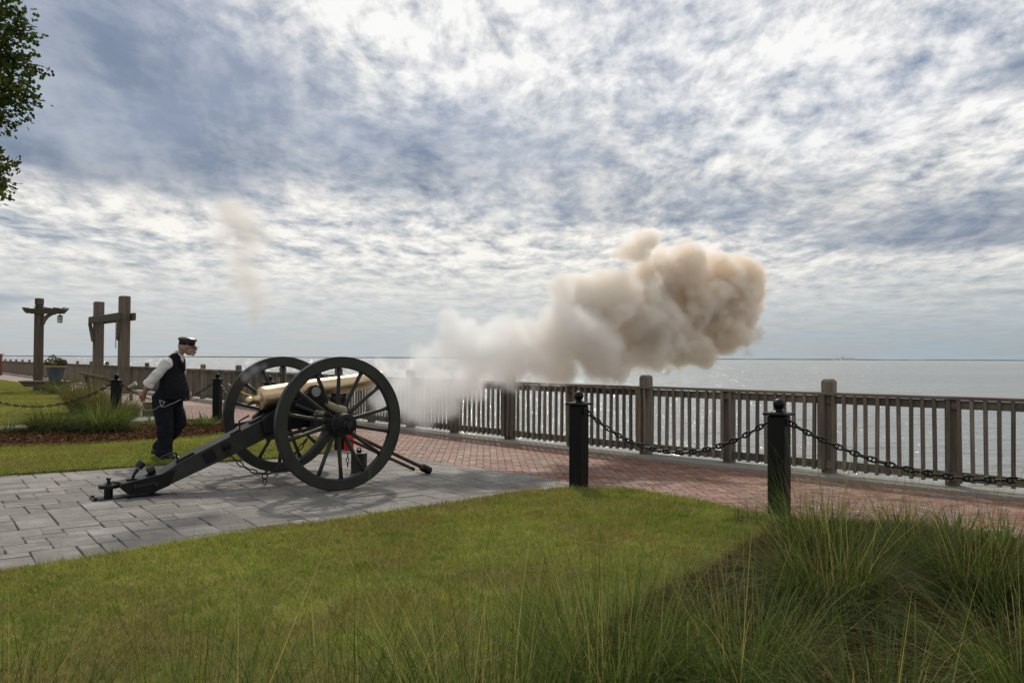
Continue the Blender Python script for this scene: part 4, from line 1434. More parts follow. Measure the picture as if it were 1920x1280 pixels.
def leaf_ball(name, parent, c, r, k, mat_, size, squash=(1, 1, .7)):
    vs = []
    for i in range(k):
        dv = Vector(rng.normal(0, 1, 3)).normalized() * (r * (rng.random() ** .4))
        q_ = Vector(c) + Vector((dv.x * squash[0], dv.y * squash[1], dv.z * squash[2]))
        a = Vector(rng.normal(0, 1, 3)).normalized(); b = a.orthogonal().normalized()
        l = size * rng.uniform(.6, 1.3)
        vs += [q_ - a * l, q_ + b * l * .45, q_ + a * l, q_ - b * l * .45]
    me = np_mesh(name, [tuple(q_) for q_ in vs], np.arange(len(vs)).reshape(-1, 4))
    return put(name, me, mat_, parent)


leaf_ball('silver_plant', pot, (-.08, 0, .78), .27, 260, 'silver', .05, (1, 1, 1.05))
leaf_ball('green_plant', pot, (.20, 0, .72), .24, 260, 'fol', .05)
leaf_ball('trailing_plant', pot, (-.20, -.1, .62), .20, 130, 'fol', .05)
leaf_ball('red_flowers', pot, (-.36, -.08, .70), .075, 60, 'flower_red', .03)
leaf_ball('red_flowers', pot, (.02, -.05, .92), .05, 30, 'flower_red', .03, (.5, .5, 1.8))
leaf_ball('orange_flowers', pot, (.09, -.2, .69), .07, 40, 'flower_or', .035)
leaf_ball('red_flowers', pot, (.36, -.05, .78), .06, 30, 'flower_red', .03)

# swing frame: two heavy posts and a beam
q2 = at(231, 740); q1 = at(183, 733.5)
sf = thing('timber_frame', 'tall timber swing frame of two thick posts and a crossbeam', 'frame', (q2.x, q2.y, .04))
r1 = Vector((q1.x - q2.x, q1.y - q2.y, 0)); fa = math.atan2(r1.y, r1.x)
RZ = Matrix.Rotation(fa, 3, 'Z')
for q_, hh in ((Vector((0, 0, 0)), 3.72), (r1, 3.70)):
    MB().box(q_ + Vector((0, 0, hh / 2)), (.36, .36, hh), RZ, .03).build('post', 'timber', sf)
dn = r1.normalized(); nrm = Vector((-dn.y, dn.x, 0))
if nrm.y > 0: nrm = -nrm
mid = r1 / 2 + nrm * .235
MB().box(mid + Vector((0, 0, 2.93)), (r1.length + .95, .11, .28), RZ, .012).build('beam', 'timber_h', sf)
mid2 = r1 / 2 - nrm * .235
MB().box(mid2 + Vector((0, 0, 2.93)), (r1.length + .95, .11, .28), RZ, .012).build('beam', 'timber_h', sf)
for q_, s2 in ((Vector((0, 0, 0)), -1), (r1, 1)):
    base_ = q_ + dn * s2 * .02
    a_ = base_ + nrm * .20 + dn * s2 * -.05 + Vector((0, 0, 2.05)); b_ = base_ + nrm * .27 + dn * s2 * .26 + Vector((0, 0, 2.80))
    MB().tube([a_, b_], .085, 4, True).build('brace', 'timber', sf)
for q_ in (dn * .28, r1 - dn * .28):
    k = 14
    for i in range(k):
        o = bpy.data.objects.new('chain_link', CL); C.objects.link(o); o.parent = sf
        o.location = q_ + nrm * .22 + Vector((0, 0, 2.75 - i * .075)); o.rotation_euler = (0, PI / 2, PI / 2 * (i % 2)); 

# sloping reading shelf
rp = at_depth(186, 740, 24.0); rs = thing('reading_shelf', 'sloping grey timber shelf with a dark bracket beside the timber frame', 'shelf', (rp.x, rp.y, .04))
a_ = at_depth(160, 703, 24.6) - rs.location; b_ = at_depth(209, 712, 23.4) - rs.location
dr_ = (b_ - a_).normalized()
yv = Vector((0.25, 1, -.35)).normalized(); yv = (yv - dr_ * yv.dot(dr_)).normalized(); zv = dr_.cross(yv)
R3 = Matrix((dr_, yv, zv)).transposed()
MB().box((a_ + b_) / 2, ((b_ - a_).length, .42, .05), R3, .008).build('shelf_board', 'timber_h', rs)
for q_ in (a_ + dr_ * .06, b_ - dr_ * .08):
    z0 = q_.z
    MB().prism([(0, z0 - .03), (.10, z0 - .03), (.22, .42), (.22, .0), (.14, .0), (.13, .40)], Matrix.Translation((q_.x, q_.y - .1, 0)) @ FR, .06).build('bracket', 'timber', rs)

# small spotlight, stone block, brick column sliver
sp_ = at_depth(246, 737, 26.5); spt = thing('garden_light', 'small pale tube light on a short dark stand by the railing', 'light fixture', (sp_.x, sp_.y, .0))
z_ = at_depth(246, 723, 26.5).z
MB().tube([(0, 0, 0), (0, 0, z_ - .02)], .06, 8).build('stand', 'stone', spt)
MB().tube([(-.08, 0, z_ - .05), (.12, -.03, z_ + .07), (.17, -.03, z_ + .09)], [.05, .055, .075], 10).build('head', 'pale', spt, True)
sb = at(284, 779); stone_b = thing('stone_block', 'squat grey stone block standing behind the man', 'stone', (sb.x, sb.y, .0), .3)
MB().box((0, 0, .15), (.36, .36, .33), bevel=.02).build('block', 'stone', stone_b)
MB().box((0, 0, .325), (.39, .39, .03), bevel=.008).build('slab', 'stone', stone_b)
bc = at_depth(-11, 690, 60.0); col_ = thing('brick_column', 'red brick column just showing at the left edge', 'column', (bc.x, bc.y, 0))
BR1 = MB().box((0, 0, 0), (.24, .11, .075), bevel=.004).mesh('brick'); BR1.materials.append(M['redbrick'])
MB().box((0, 0, .78), (.66, .66, 1.56)).build('core', 'concrete', col_)
for r in range(18):
    for sd in range(4):
        for j in (-1, 0, 1):
            o = bpy.data.objects.new('brick', BR1); C.objects.link(o); o.parent = col_
            a = sd * PI / 2
            lx = j * .25 + (.0 if r % 2 else .03); ly = -.33
            o.location = (lx * math.cos(a) - ly * math.sin(a), lx * math.sin(a) + ly * math.cos(a), .045 + r * .086); o.rotation_euler = (0, 0, a)
MB().box((0, 0, 1.60), (.95, .95, .08), bevel=.02).build('cap', 'concrete', col_)

# ------------------------------------------------------------------ ornamental grasses
def ribbons(k, root_r, hgt, lean, droop, wid, seg=6, wind=(0, 0), base=(0, 0, 0), vary=0.35, up=1.0, flat=0.0):
    """k tapering blades rising from a disc and arching outwards"""
    a = rng.random(k) * 2 * PI; r = root_r * np.sqrt(rng.random(k))
    root = np.stack([r * np.cos(a), r * np.sin(a), np.zeros(k)], 1) + np.array(base)
    oa = a + rng.normal(0, 0.7, k)
    h = hgt * (1 - vary + 2 * vary * rng.random(k)) * (1 - 0.25 * rng.random(k) ** 3)
    tl = np.abs(rng.normal(lean, lean * 0.6, k)) + 0.02
    dirv = np.stack([np.cos(oa) * np.sin(tl) + wind[0], np.sin(oa) * np.sin(tl) + wind[1], np.cos(tl) * up], 1)
    dirv /= np.linalg.norm(dirv, axis=1)[:, None]
    outv = np.stack([np.cos(oa) + wind[0] * 2, np.sin(oa) + wind[1] * 2, np.zeros(k)], 1)
    dp = droop * rng.random(k) ** 1.4 * 1.6
    ts = np.linspace(0, 1, seg + 1)
    wd = np.stack([-np.sin(oa + rng.normal(0, .9, k)), np.cos(oa + rng.normal(0, .9, k)), np.zeros(k)], 1)
    w = wid * rng.uniform(.55, 1.35, k)
    V_ = np.zeros((k, seg + 1, 2, 3))
    for i, t_ in enumerate(ts):
        c = root + dirv * (h * t_)[:, None] + outv * (h * dp * t_ ** 2 * 0.75)[:, None]
        c[:, 2] -= h * dp * t_ ** 3 * 0.75
        ww = (w * (1 - t_ ** 1.6) * 0.5 + 0.0003)[:, None]
        V_[:, i, 0] = c - wd * ww; V_[:, i, 1] = c + wd * ww
    idx = np.arange(k)[:, None] * (seg + 1) * 2
    F_ = []
    for i in range(seg):
        F_.append(np.stack([idx[:, 0] + 2 * i, idx[:, 0] + 2 * i + 1, idx[:, 0] + 2 * i + 3, idx[:, 0] + 2 * i + 2], 1))
    V_[..., 2] = np.maximum(V_[..., 2], 0.004)
    return V_.reshape(-1, 3), np.concatenate(F_)


def clump(label, loc, k, h, lean=0.35, droop=0.45, wid=0.0038, mat_='reed', root_r=0.13, dead=0, wind=(0, 0), tall=0, group='muhly grass clumps', tallh=None, seg=6, vary=.35, name='ornamental_grass'):
    t_ = thing(name, label, 'grass clump', loc, 0, group)
    v_, f_ = ribbons(k, root_r, h, lean, droop, wid, seg, wind, vary=vary)
    tag(put('blades', np_mesh('blades', v_, f_), mat_, t_), kind='stuff')
    if dead:
        v_, f_ = ribbons(dead, root_r * 1.15, h * .45, lean * 1.5, droop * 1.5, wid, 4, (0, 0))
        tag(put('dry_thatch', np_mesh('dry_thatch', v_, f_), 'dead', t_), kind='stuff')
    if tall:
        v_, f_ = ribbons(tall, root_r, tallh or h * 1.5, lean * .7, droop * .35, wid * .8, 7, wind, vary=.22)
        tag(put('tall_stems', np_mesh('tall_stems', v_, f_), 'stem' if mat_ != 'reed_tan' else mat_, t_), kind='stuff')
    return t_


def gp(px, py, z=.035):
    w = at(px, py, z); return (w.x, w.y, z)


# foreground right bed
clump('wide dark green grass mound in the right foreground bed', gp(1560, 1140), 1900, .60, .60, .80, .0033, 'reed_dark', .22, 1300, (-.10, .05), 110, tallh=.95)
clump('grass mound at the right edge behind the drooping blades', gp(1830, 1130), 1700, .60, .52, .7, .0034, 'reed_dark', .20, 300, (.03, .05), 60, tallh=.9)
clump('green grass clump around the base of the largest bollard', gp(1530, 1020), 650, .50, .50, .55, .0038, 'reed', .20, 120, (-.08, 0), 50, tallh=.95)
clump('grass clump against the brick walk right of the largest bollard', gp(1700, 1040), 1000, .42, .55, .6, .0038, 'reed_dark', .20, 300, (0, 0), 40, tallh=.85)
clump('bright green grass clump at the bottom centre of the view', gp(1130, 1330), 1000, .60, .36, .5, .0027, 'reed', .24, 120, (-.05, .04), 120, tallh=.92)
clump('grass clump leaning left at the bottom right of centre', gp(1380, 1300), 1100, .56, .45, .65, .0028, 'reed', .24, 300, (-.04, .03), 70, tallh=.86)
clump('drooping blade clump low at the bottom right', gp(1640, 1430), 750, .64, .6, 1.0, .0032, 'reed', .20, 700, (-.05, .02), 0)
clump('drooping blade clump in the bottom right corner', gp(1930, 1330), 850, .64, .55, .9, .0032, 'reed', .20, 500, (-.05, .05), 14)
clump('thin upright grass clump left of bottom centre', gp(900, 1420), 560, .60, .32, .45, .0026, 'reed', .26, 60, (-.06, .05), 90, tallh=1.0)
clump('thin wispy grass clump along the bottom edge below the cannon', gp(640, 1450), 420, .58, .36, .48, .0025, 'reed', .30, 40, (-.02, .04), 60, tallh=.92)
clump('sparse wispy grass clump along the bottom edge at left', gp(330, 1460), 260, .56, .36, .45, .0030, 'reed', .32, 20, (-.04, .04), 30, tallh=.82)
clump('sparse grass blades in the bottom left corner', gp(20, 1440), 260, .52, .36, .5, .0032, 'reed', .26, 30, (-.03, .03), 22, tallh=.74)
clump('small dark tuft on the lawn edge beside the largest bollard', gp(1405, 980), 170, .20, .7, .6, .004, 'reed_dark', .13, 60, (0, 0), 0)
for i, (px, py) in enumerate(((1690, 1010), (1790, 1015), (1880, 1030))):
    clump(('broad leaved green plant right of the largest bollard', 'broad leaved green plant in the middle of the right bed edge', 'broad leaved green plant at the right edge by the bricks')[i], gp(px, py), 34, .30, .35, .35, .022, 'strap', .10, 0, group='broad leaved plants', seg=5, name='leafy_plant')
# clumps behind the lawn strip
clump('round dark grass mound on the back bed at far left', gp(95, 808), 2200, .55, .75, .8, .006, 'reed_dark', .30, 300, (0, 0), 40, tallh=.85)
clump('bright feathery grass mound in front of the far bollard', gp(195, 808), 2600, .66, .66, .7, .006, 'reed', .34, 260, (.02, 0), 60, tallh=1.0)
clump('tawny grass clump behind the chain left of the far bollard', gp(165, 776), 1400, .95, .42, .5, .009, 'reed_tan', .36, 100, (0, 0), 30, tallh=1.2)
clump('tawny green grass clump right of the far bollard', gp(225, 780), 1200, .62, .65, .7, .009, 'reed_tan', .34, 60, (.05, 0), 0)
clump('grass tuft below the blue flower pot', gp(110, 739), 420, .75, .5, .7, .016, 'reed', .25, 0, (0, 0), 0)
clump('yellow grass clump between flower pot and timber frame', gp(140, 748), 500, .75, .5, .6, .014, 'reed_tan', .35, 0)
for i, (px, py) in enumerate(((285, 797), (366, 797), (384, 798), (398, 797))):
    clump(('spiky strap leaved plant behind the man', 'spiky green plant nearest the man on the back bed', 'middle spiky green plant on the back bed', 'spiky green plant beside the bollard left of the far wheel')[i], gp(px, py), 40, .30, .55, .5, .022, 'strap', .10, 0, group='spiky strap leaved plants', seg=5, name='strap_leaf_plant')
clump('low green tuft at the left end of the back bed', gp(5, 812), 260, .35, .7, .7, .009, 'reed_dark', .25, 50)

# ------------------------------------------------------------------ oak tree, its branches reaching into the top left corner
trunk_p = Vector((-14.5, 15.5, 0))
tree = thing('oak_tree', 'leafy oak tree whose branches hang into the top left corner', 'tree', trunk_p)
tips = []
TD = 14.2
for px, py in ((10, 8), (38, 14), (55, 30), (28, 45), (66, 58), (60, 70), (12, 70), (30, 100), (50, 110), (72, 128), (78, 136), (15, 130), (48, 150), (65, 180), (74, 186), (20, 170), (36, 200), (58, 212), (5, 205), (30, 235), (14, 225), (-20, 60), (-20, 120), (-20, 180), (8, 296), (26, 306), (14, 322), (-8, 310), (22, 342), (8, 352), (-10, 345), (-25, 20), (-30, 240), (-30, 290), (40, -25), (10, -30), (60, -50), (20, -90)):
    tips.append((at_depth(px - 12, py, TD + random.uniform(-.9, .9)), True))
for i in range(150):
    a = random.uniform(0, 2 * PI); el = random.uniform(-.25, 1.0); r_ = random.uniform(2.6, 4.6)
    q = trunk_p + Vector((r_ * math.cos(a) * math.cos(el), r_ * math.sin(a) * math.cos(el), 6.2 + r_ * 0.85 * math.sin(el)))
    px = 960 + F * q.x / q.y
    if px > -70: continue
    tips.append((q, False))
tb = MB()
tb.tube([(0, 0, -.05), (.02, .0, .4), (.05, .02, 1.5), (.1, 0, 3.0), (.25, -.05, 4.6), (.3, -.1, 6.2)], [.36, .27, .23, .20, .15, .09], 12)
limbs = []
for i in range(9):
    a = 2 * PI * i / 9 + .3; z0 = 2.6 + .42 * i
    e = Vector((math.cos(a) * 2.3, math.sin(a) * 2.1, z0 + 1.3)); s0 = Vector((.1, 0, z0))
    m_ = s0.lerp(e, .5) + Vector((0, 0, .35))
    tb.tube([s0, m_, e], [.11, .075, .04], 8)
    limbs.append(e)
tb.build('trunk', 'bark', tree, True, 0)
bb = MB(); lv = []
for q, seen in tips:
    q_ = q - trunk_p
    e = min(limbs, key=lambda l: (l - q_).length)
    m_ = e.lerp(q_, .55) + Vector((random.uniform(-.15, .15), random.uniform(-.15, .15), random.uniform(0, .3)))
    bb.tube([e, m_, q_], [.035, .02, .008], 5)
    dr_ = (q_ - m_).normalized()
    for j in range(115 if seen else 80):
        t_ = random.uniform(-.1, 1.0) ** 1 if seen else random.random()
        sp = (.19 if seen else .42)
        c_ = m_.lerp(q_, .45 + .6 * t_) + Vector(rng.normal(0, sp * (1.1 - .6 * t_), 3)) * Vector((1, 1, .75))
        ln = Vector((dr_.x, dr_.y, dr_.z - .1)) + Vector(rng.normal(0, .7, 3)); ln.normalize()
        sd = ln.orthogonal().normalized(); sd = (Quaternion(ln, random.uniform(0, 6.28)) @ sd)
        L_ = random.uniform(.085, .145) * (1 if seen else 1.3); w_ = L_ * .5
        lv.append((c_, ln, sd, L_, w_))
bb.build('branches', 'bark', tree, True, 0)
vs = []; fs = []
for c_, ln, sd, L_, w_ in lv:
    o_ = len(vs)
    vs += [c_, c_ + ln * L_ * .3 + sd * w_ * .55, c_ + ln * L_ * .45 + sd * w_ * .2, c_ + ln * L_ * .7 + sd * w_ * .6, c_ + ln * L_, c_ + ln * L_ * .7 - sd * w_ * .6, c_ + ln * L_ * .45 - sd * w_ * .2, c_ + ln * L_ * .3 - sd * w_ * .55]
    fs += [(o_, o_ + 1, o_ + 2, o_ + 6, o_ + 7), (o_ + 2, o_ + 3, o_ + 4, o_ + 5, o_ + 6)]
me = bpy.data.meshes.new('crown'); me.from_pydata([tuple(v_) for v_ in vs], [], fs)
tag(put('crown', me, 'oak', tree), kind='stuff')

# ------------------------------------------------------------------ the man pulling the lanyard
pb_ = at(318, 860, .04)
man = thing('person', 'man in cap, white shirt and dark waistcoat leaning forward behind the cannon', 'person', (pb_.x, pb_.y, .04), 0.0)


def remesh(ob, vox, smooth_it=3, disp=0.0, scale_=.08):
    r = ob.modifiers.new('remesh', 'REMESH'); r.mode = 'VOXEL'; r.voxel_size = vox; r.use_smooth_shade = True
    s2 = ob.modifiers.new('smooth', 'SMOOTH'); s2.iterations = smooth_it; s2.factor = .5
    if disp:
        tx = bpy.data.textures.new('folds', 'CLOUDS'); tx.noise_scale = scale_; tx.noise_depth = 2
        d_ = ob.modifiers.new('folds', 'DISPLACE'); d_.texture = tx; d_.strength = disp; d_.mid_level = .5; d_.texture_coords = 'LOCAL'
    return ob


def rings(mb_, R_, sides=20):
    """R_: (cx, cz, half depth, half width[, cy[, tilt]]) from low to high"""
    vs = []; fs = []
    for r in R_:
        cx, cz, hd, hw = r[:4]; cy0 = r[4] if len(r) > 4 else 0.0; tl = r[5] if len(r) > 5 else 0.0
        for j in range(sides):
            a = 2 * PI * j / sides
            xx = hd * math.cos(a)
            vs.append(Vector((cx + xx * math.cos(tl), cy0 + hw * math.sin(a), cz + xx * math.sin(tl))))
    k = len(R_)
    for i in range(k - 1):
        for j in range(sides):
            j2 = (j + 1) % sides
            fs.append((i * sides + j, i * sides + j2, (i + 1) * sides + j2, (i + 1) * sides + j))
    fs += [tuple(range(sides - 1, -1, -1)), tuple(range((k - 1) * sides, k * sides))]
    return mb_.add(vs, fs)


HIPN, KNEN, ANKN = Vector((-.075, -.105, .85)), Vector((-.005, -.115, .47)), Vector((-.03, -.115, .09))
HIPF, KNEF, ANKF = Vector((-.03, .105, .85)), Vector((.09, .115, .49)), Vector((-.20, .115, .13))
SHN, ELN, WRN = Vector((.035, -.185, 1.335)), Vector((-.185, -.265, 1.045)), Vector((-.275, -.20, .915))
SHF, ELF, WRF = Vector((.06, .185, 1.335)), Vector((.02, .275, 1.05)), Vector((.175, .15, .94))
HC = Vector((.222, 0, 1.545))
bd = MB()
rings(bd, [(-.02, .78, .09, .12), (-.01, .9, .10, .125), (.03, 1.02, .11, .13), (.015, 1.18, .12, .15), (.02, 1.30, .11, .15), (.05, 1.385, .08, .10), (.095, 1.435, .058, .06), (.15, 1.48, .055, .056), (.20, 1.53, .055, .055)])
for a, b, c in ((HIPN, KNEN, ANKN), (HIPF, KNEF, ANKF)):
    bd.tube([a + Vector((0, 0, .02)), a.lerp(b, .5), b, b.lerp(c, .35), c], [.07, .065, .05, .05, .034], 12)
# head
bd.sphere(HC + Vector((-.012, 0, .018)), .1, 18, 12, (1.12, .79, 1.02))
bd.sphere(HC + Vector((.035, 0, -.045)), .07, 16, 10, (1.02, .84, 1.0))
bd.sphere(HC + Vector((.072, 0, -.082)), .034, 12, 8, (1, 1.1, .8))
bd.tube([HC + Vector((.098, 0, .028)), HC + Vector((.122, 0, -.012)), HC + Vector((.136, 0, -.03)), HC + Vector((.105, 0, -.038))], [.011, .014, .016, .013], 8)
bd.sphere(HC + Vector((.092, 0, .035)), .022, 10, 7, (.8, 2.0, .6))
bd.sphere(HC + Vector((.100, 0, -.066)), .016, 10, 7, (1, 1.6, .6))
for sy in (-1, 1):
    bd.sphere(HC + Vector((-.008, sy * .082, -.012)), .026, 10, 8, (.75, .4, 1.25))
# arms and hands
for S_, E_, W_, fdir, sy in ((SHN, ELN, WRN, Vector((-.28, .35, -.55)), -1), (SHF, ELF, WRF, Vector((.35, -.25, -.75)), 1)):
    bd.tube([S_, S_.lerp(E_, .5), E_, E_.lerp(W_, .35), W_], [.055, .047, .040, .040, .028], 12)
    fdir = fdir.normalized()
    side = fdir.cross(Vector((0, 0, 1))).normalized(); nrmh = side.cross(fdir).normalized()
    pc = W_ + fdir * .05
    bd.tube([W_ - fdir * .01, W_ + fdir * .03, W_ + fdir * .075, W_ + fdir * .09], [.028, .038, .040, .034], 10, True, [(.8, 1)] + [(.6, 1.05)] * 3)
    for i, (off, ln_) in enumerate(((-.03, .068), (-.010, .078), (.010, .074), (.029, .058))):
        b0 = W_ + fdir * .075 + side * off
        bd.tube([b0, b0 + fdir * ln_ * .45 + nrmh * -.008, b0 + fdir * ln_ * .6 + nrmh * -.034, b0 + fdir * ln_ * .35 + nrmh * -.052], [.0095, .009, .0085, .0075], 7)
    b0 = W_ + fdir * .025 - side * .030
    bd.tube([b0, b0 - side * .022 + fdir * .022 - nrmh * .012, b0 - side * .016 + fdir * .045 - nrmh * .034], [.012, .0105, .0085], 7)
remesh(bd.build('body', 'skin', man, fix=True), .0062, 2)

# shirt with rolled sleeves
sh = MB()
for S_, E_, W_ in ((SHN, ELN, WRN), (SHF, ELF, WRF)):
    cu = E_.lerp(W_, .12)
    sh.tube([S_ + Vector((.0, .05 if S_.y < 0 else -.05, .02)), S_, S_.lerp(E_, .35), S_.lerp(E_, .7), E_, cu], [.058, .072, .069, .066, .065, .064], 16)
    dr_ = (cu - S_.lerp(E_, .7)).normalized()
    sh.tube([cu - dr_ * .035, cu - dr_ * .03, cu + dr_ * .012, cu + dr_ * .015], [.064, .075, .074, .06], 16)
rings(sh, [(.01, 1.0, .10, .13), (.01, 1.2, .11, .14), (.02, 1.31, .10, .14), (.05, 1.385, .07, .09)])
remesh(sh.build('shirt', 'shirt', man, fix=True), .0085, 2, .034, .07)
col2 = MB()
col2.lathe([(.066, -.012), (.070, .0), (.063, .028), (.058, .03), (.058, -.01)], 20, Matrix.Translation((.105, 0, 1.445)) @ Matrix.Rotation(.6, 4, 'Y'))
col2.prism([(-.0, .0), (.045, -.035), (.03, -.10), (-.0, -.05)], Matrix.Translation((.150, -.035, 1.43)) @ FR @ Matrix.Rotation(.5, 4, 'Y'), .012)
col2.build('collar', 'shirt', man, True, 40)
MB().tube([(.163, 0, 1.405), (.178, 0, 1.38), (.178, 0, 1.31), (.188, 0, 1.22)], [.016, .020, .024, .020], 8, True, [(1.0, .6), (1.2, .8), (1, .55), (1, .5)]).build('necktie', 'dark', man, True, 0)

# waistcoat
ws = MB()
rings(ws, [(.045, .835, .200, .205, 0, -.16), (.046, .87, .205, .210, 0, -.13), (.050, .93, .203, .210, 0, -.06), (.047, 1.0, .192, .205), (.030, 1.09, .176, .197), (.016, 1.19, .166, .190), (.010, 1.27, .160, .180, 0, .1), (.012, 1.34, .148, .172, 0, .2), (.030, 1.395, .122, .150, 0, .25), (.058, 1.440, .088, .108, 0, .3), (.080, 1.465, .066, .078, 0, .35)], 28)
vo = remesh(ws.build('waistcoat', 'vest', man, fix=True), .0095, 3, .026, .10)
lp_ = MB()
for sy in (-1, 1):
    lp_.tube([(.05, sy * .075, 1.455), (.115, sy * .075, 1.41), (.155, sy * .05, 1.32), (.178, sy * .018, 1.20)], [.022, .028, .028, .012], 8, True, [(.5, 1)] * 4)
lp_.build('lapel', 'vest', man, True, 0)
for i in range(5):
    z = 1.16 - i * .085
    x_ = (.178, .195, .222, .240, .248)[i]
    MB().sphere((x_ - .012, -.055, z), .010, 8, 6).build('button', 'worn', man, True, 0)
# trousers
tr = MB()
rings(tr, [(-.055, .72, .14, .175), (-.065, .78, .165, .19), (-.065, .86, .182, .195), (-.03, .93, .175, .19), (.02, 1.0, .15, .175)])
tr.tube([HIPN + Vector((0, 0, -.02)), HIPN.lerp(KNEN, .5) + Vector((-.01, 0, 0)), KNEN + Vector((-.012, 0, 0)), KNEN.lerp(ANKN, .5), ANKN + Vector((0, 0, .03)), ANKN + Vector((.0, 0, -.005))], [.135, .125, .106, .100, .098, .095], 18, True)
tr.tube([HIPF + Vector((0, 0, -.02)), HIPF.lerp(KNEF, .5), KNEF, KNEF.lerp(ANKF, .5), ANKF + Vector((.01, 0, .02)), ANKF + Vector((-.006, 0, -.015))], [.130, .116, .104, .095, .095, .092], 18, True)
remesh(tr.build('trousers', 'trouser', man, fix=True), .0095, 3, .038, .085)
# shoes
def shoe(heel, toe, y):
    mb_ = MB(); dv = (toe - heel); L_ = dv.length; dn_ = dv.normalized(); upv = Vector((-dn_.z, 0, dn_.x))
    prof_ = [(.0, .030, .045), (.05, .036, .075), (.10, .038, .080), (.16, .041, .062), (.22, .046, .046), (.28, .045, .036), (.31, .030, .028)]
    vs = []; fs = []; sd = 14
    for l, hw, hh in prof_:
        for j in range(sd):
            a = 2 * PI * j / sd
            zz = math.sin(a); zz = zz * hh if zz > 0 else zz * .012
            vs.append(heel + dn_ * (l / .31 * L_) + Vector((0, math.cos(a) * hw, 0)) + upv * (zz + .012))
    for i in range(len(prof_) - 1):
        for j in range(sd):
            j2 = (j + 1) % sd
            fs.append((i * sd + j, i * sd + j2, (i + 1) * sd + j2, (i + 1) * sd + j))
    fs += [tuple(range(sd - 1, -1, -1)), tuple(range(len(vs) - sd, len(vs)))]
    mb_.add(vs, fs)
    o = mb_.build('shoe', 'shoe', man, True, 50)
    so = MB().tube([heel + upv * .002, heel + dn_ * L_ * .3, heel + dn_ * L_ * .75, heel + dn_ * L_ * .99], [.033, .040, .047, .03], 12, True, [(.35, 1)] * 4)
    so.build('sole', 'shoe', man, True, 50)
shoe(Vector((-.135, -.115, .055)), Vector((.175, -.115, .008)), -1)
shoe(Vector((-.30, .115, .07)), Vector((.0, .115, .006)), 1)
# cap, hair, beard, pipe
cp = MB()
tilt = Matrix.Translation(HC + Vector((.0, 0, .068))) @ Matrix.Rotation(math.radians(6), 4, 'Y')
cp.lathe([(.098, -.035), (.100, .0), (.102, .012), (.113, .024), (.120, .038), (.115, .052), (.09, .066), (.05, .073), (.0, .075)], 28, tilt @ Matrix.Diagonal((1.08, .86, 1, 1)))
cp.build('cap', 'cap', man, True, 40)
MB().lathe([(.099, -.034), (.1025, -.03), (.1035, -.004), (.101, .0)], 28, tilt @ Matrix.Diagonal((1.08, .86, 1, 1))).build('cap_band', 'vest', man, True, 40)
pk_ = [(.095 * math.cos(a) + .012, .083 * math.sin(a)) for a in np.linspace(-1.05, 1.05, 9)]
pk_ += [(.175 * math.cos(a) - .01, .085 * math.sin(a)) for a in np.linspace(.95, -.95, 9)]
MB().prism(pk_, tilt @ Matrix.Translation((.01, 0, -.030)) @ Matrix.Rotation(math.radians(8), 4, 'Y'), .007).build('cap_peak', 'cap', man)
MB().sphere(tilt @ Vector((.045, -.094, -.016)), .007, 8, 6).build('cap_button', 'worn', man, True, 0)
hr = MB()
hr.sphere(HC + Vector((-.052, 0, -.012)), .078, 14, 10, (.85, 1.03, .78))
for sy in (-1, 1):
    hr.sphere(HC + Vector((.028, sy * .073, .008)), .03, 10, 8, (.8, .5, 1.2))
remesh(hr.build('hair', 'hair', man), .006, 2, .012, .02)
be = MB()
be.sphere(HC + Vector((.082, 0, -.096)), .028, 12, 8, (1.0, 1.3, .8))
be.sphere(HC + Vector((.05, 0, -.093)), .03, 12, 8, (1.2, 1.75, .6))
remesh(be.build('beard', 'hair', man), .006, 1, .01, .02)
MB().tube([HC + Vector((.103, -.01, -.066)), HC + Vector((.128, -.012, -.070))], [.009, .013], 8).build('mouthpiece', 'vest', man, True)
# lanyard
lr = thing('lanyard', 'white lanyard cord with a triangular grip held by the man', 'cord', (pb_.x, pb_.y, .04))
P_ = [WRF + Vector((.03, -.06, -.06)), Vector((.19, -.16, .82)), Vector((.10, -.255, .765)), Vector((.03, -.27, .735)), Vector((-.03, -.262, .745)), Vector((-.10, -.255, .70)), Vector((-.20, -.22, .685)), Vector((-.30, -.15, .70)), WRN + Vector((-.05, .06, -.08))]
sp_pts, spl = smooth_path(P_, .02)
MB().tube([along(sp_pts, spl, spl[-1] * i / 50)[0] for i in range(51)], .0042, 6).build('cord', 'cord', lr, True)
tri = [Vector((-.03, -.275, .825)), Vector((.045, -.278, .80)), Vector((-.005, -.275, .735)), Vector((-.03, -.275, .825))]
MB().tube([tri[0], tri[1]], .005, 6).tube([tri[1], tri[2]], .005, 6).tube([tri[2], tri[0]], .005, 6).build('grip', 'cord', lr, True)

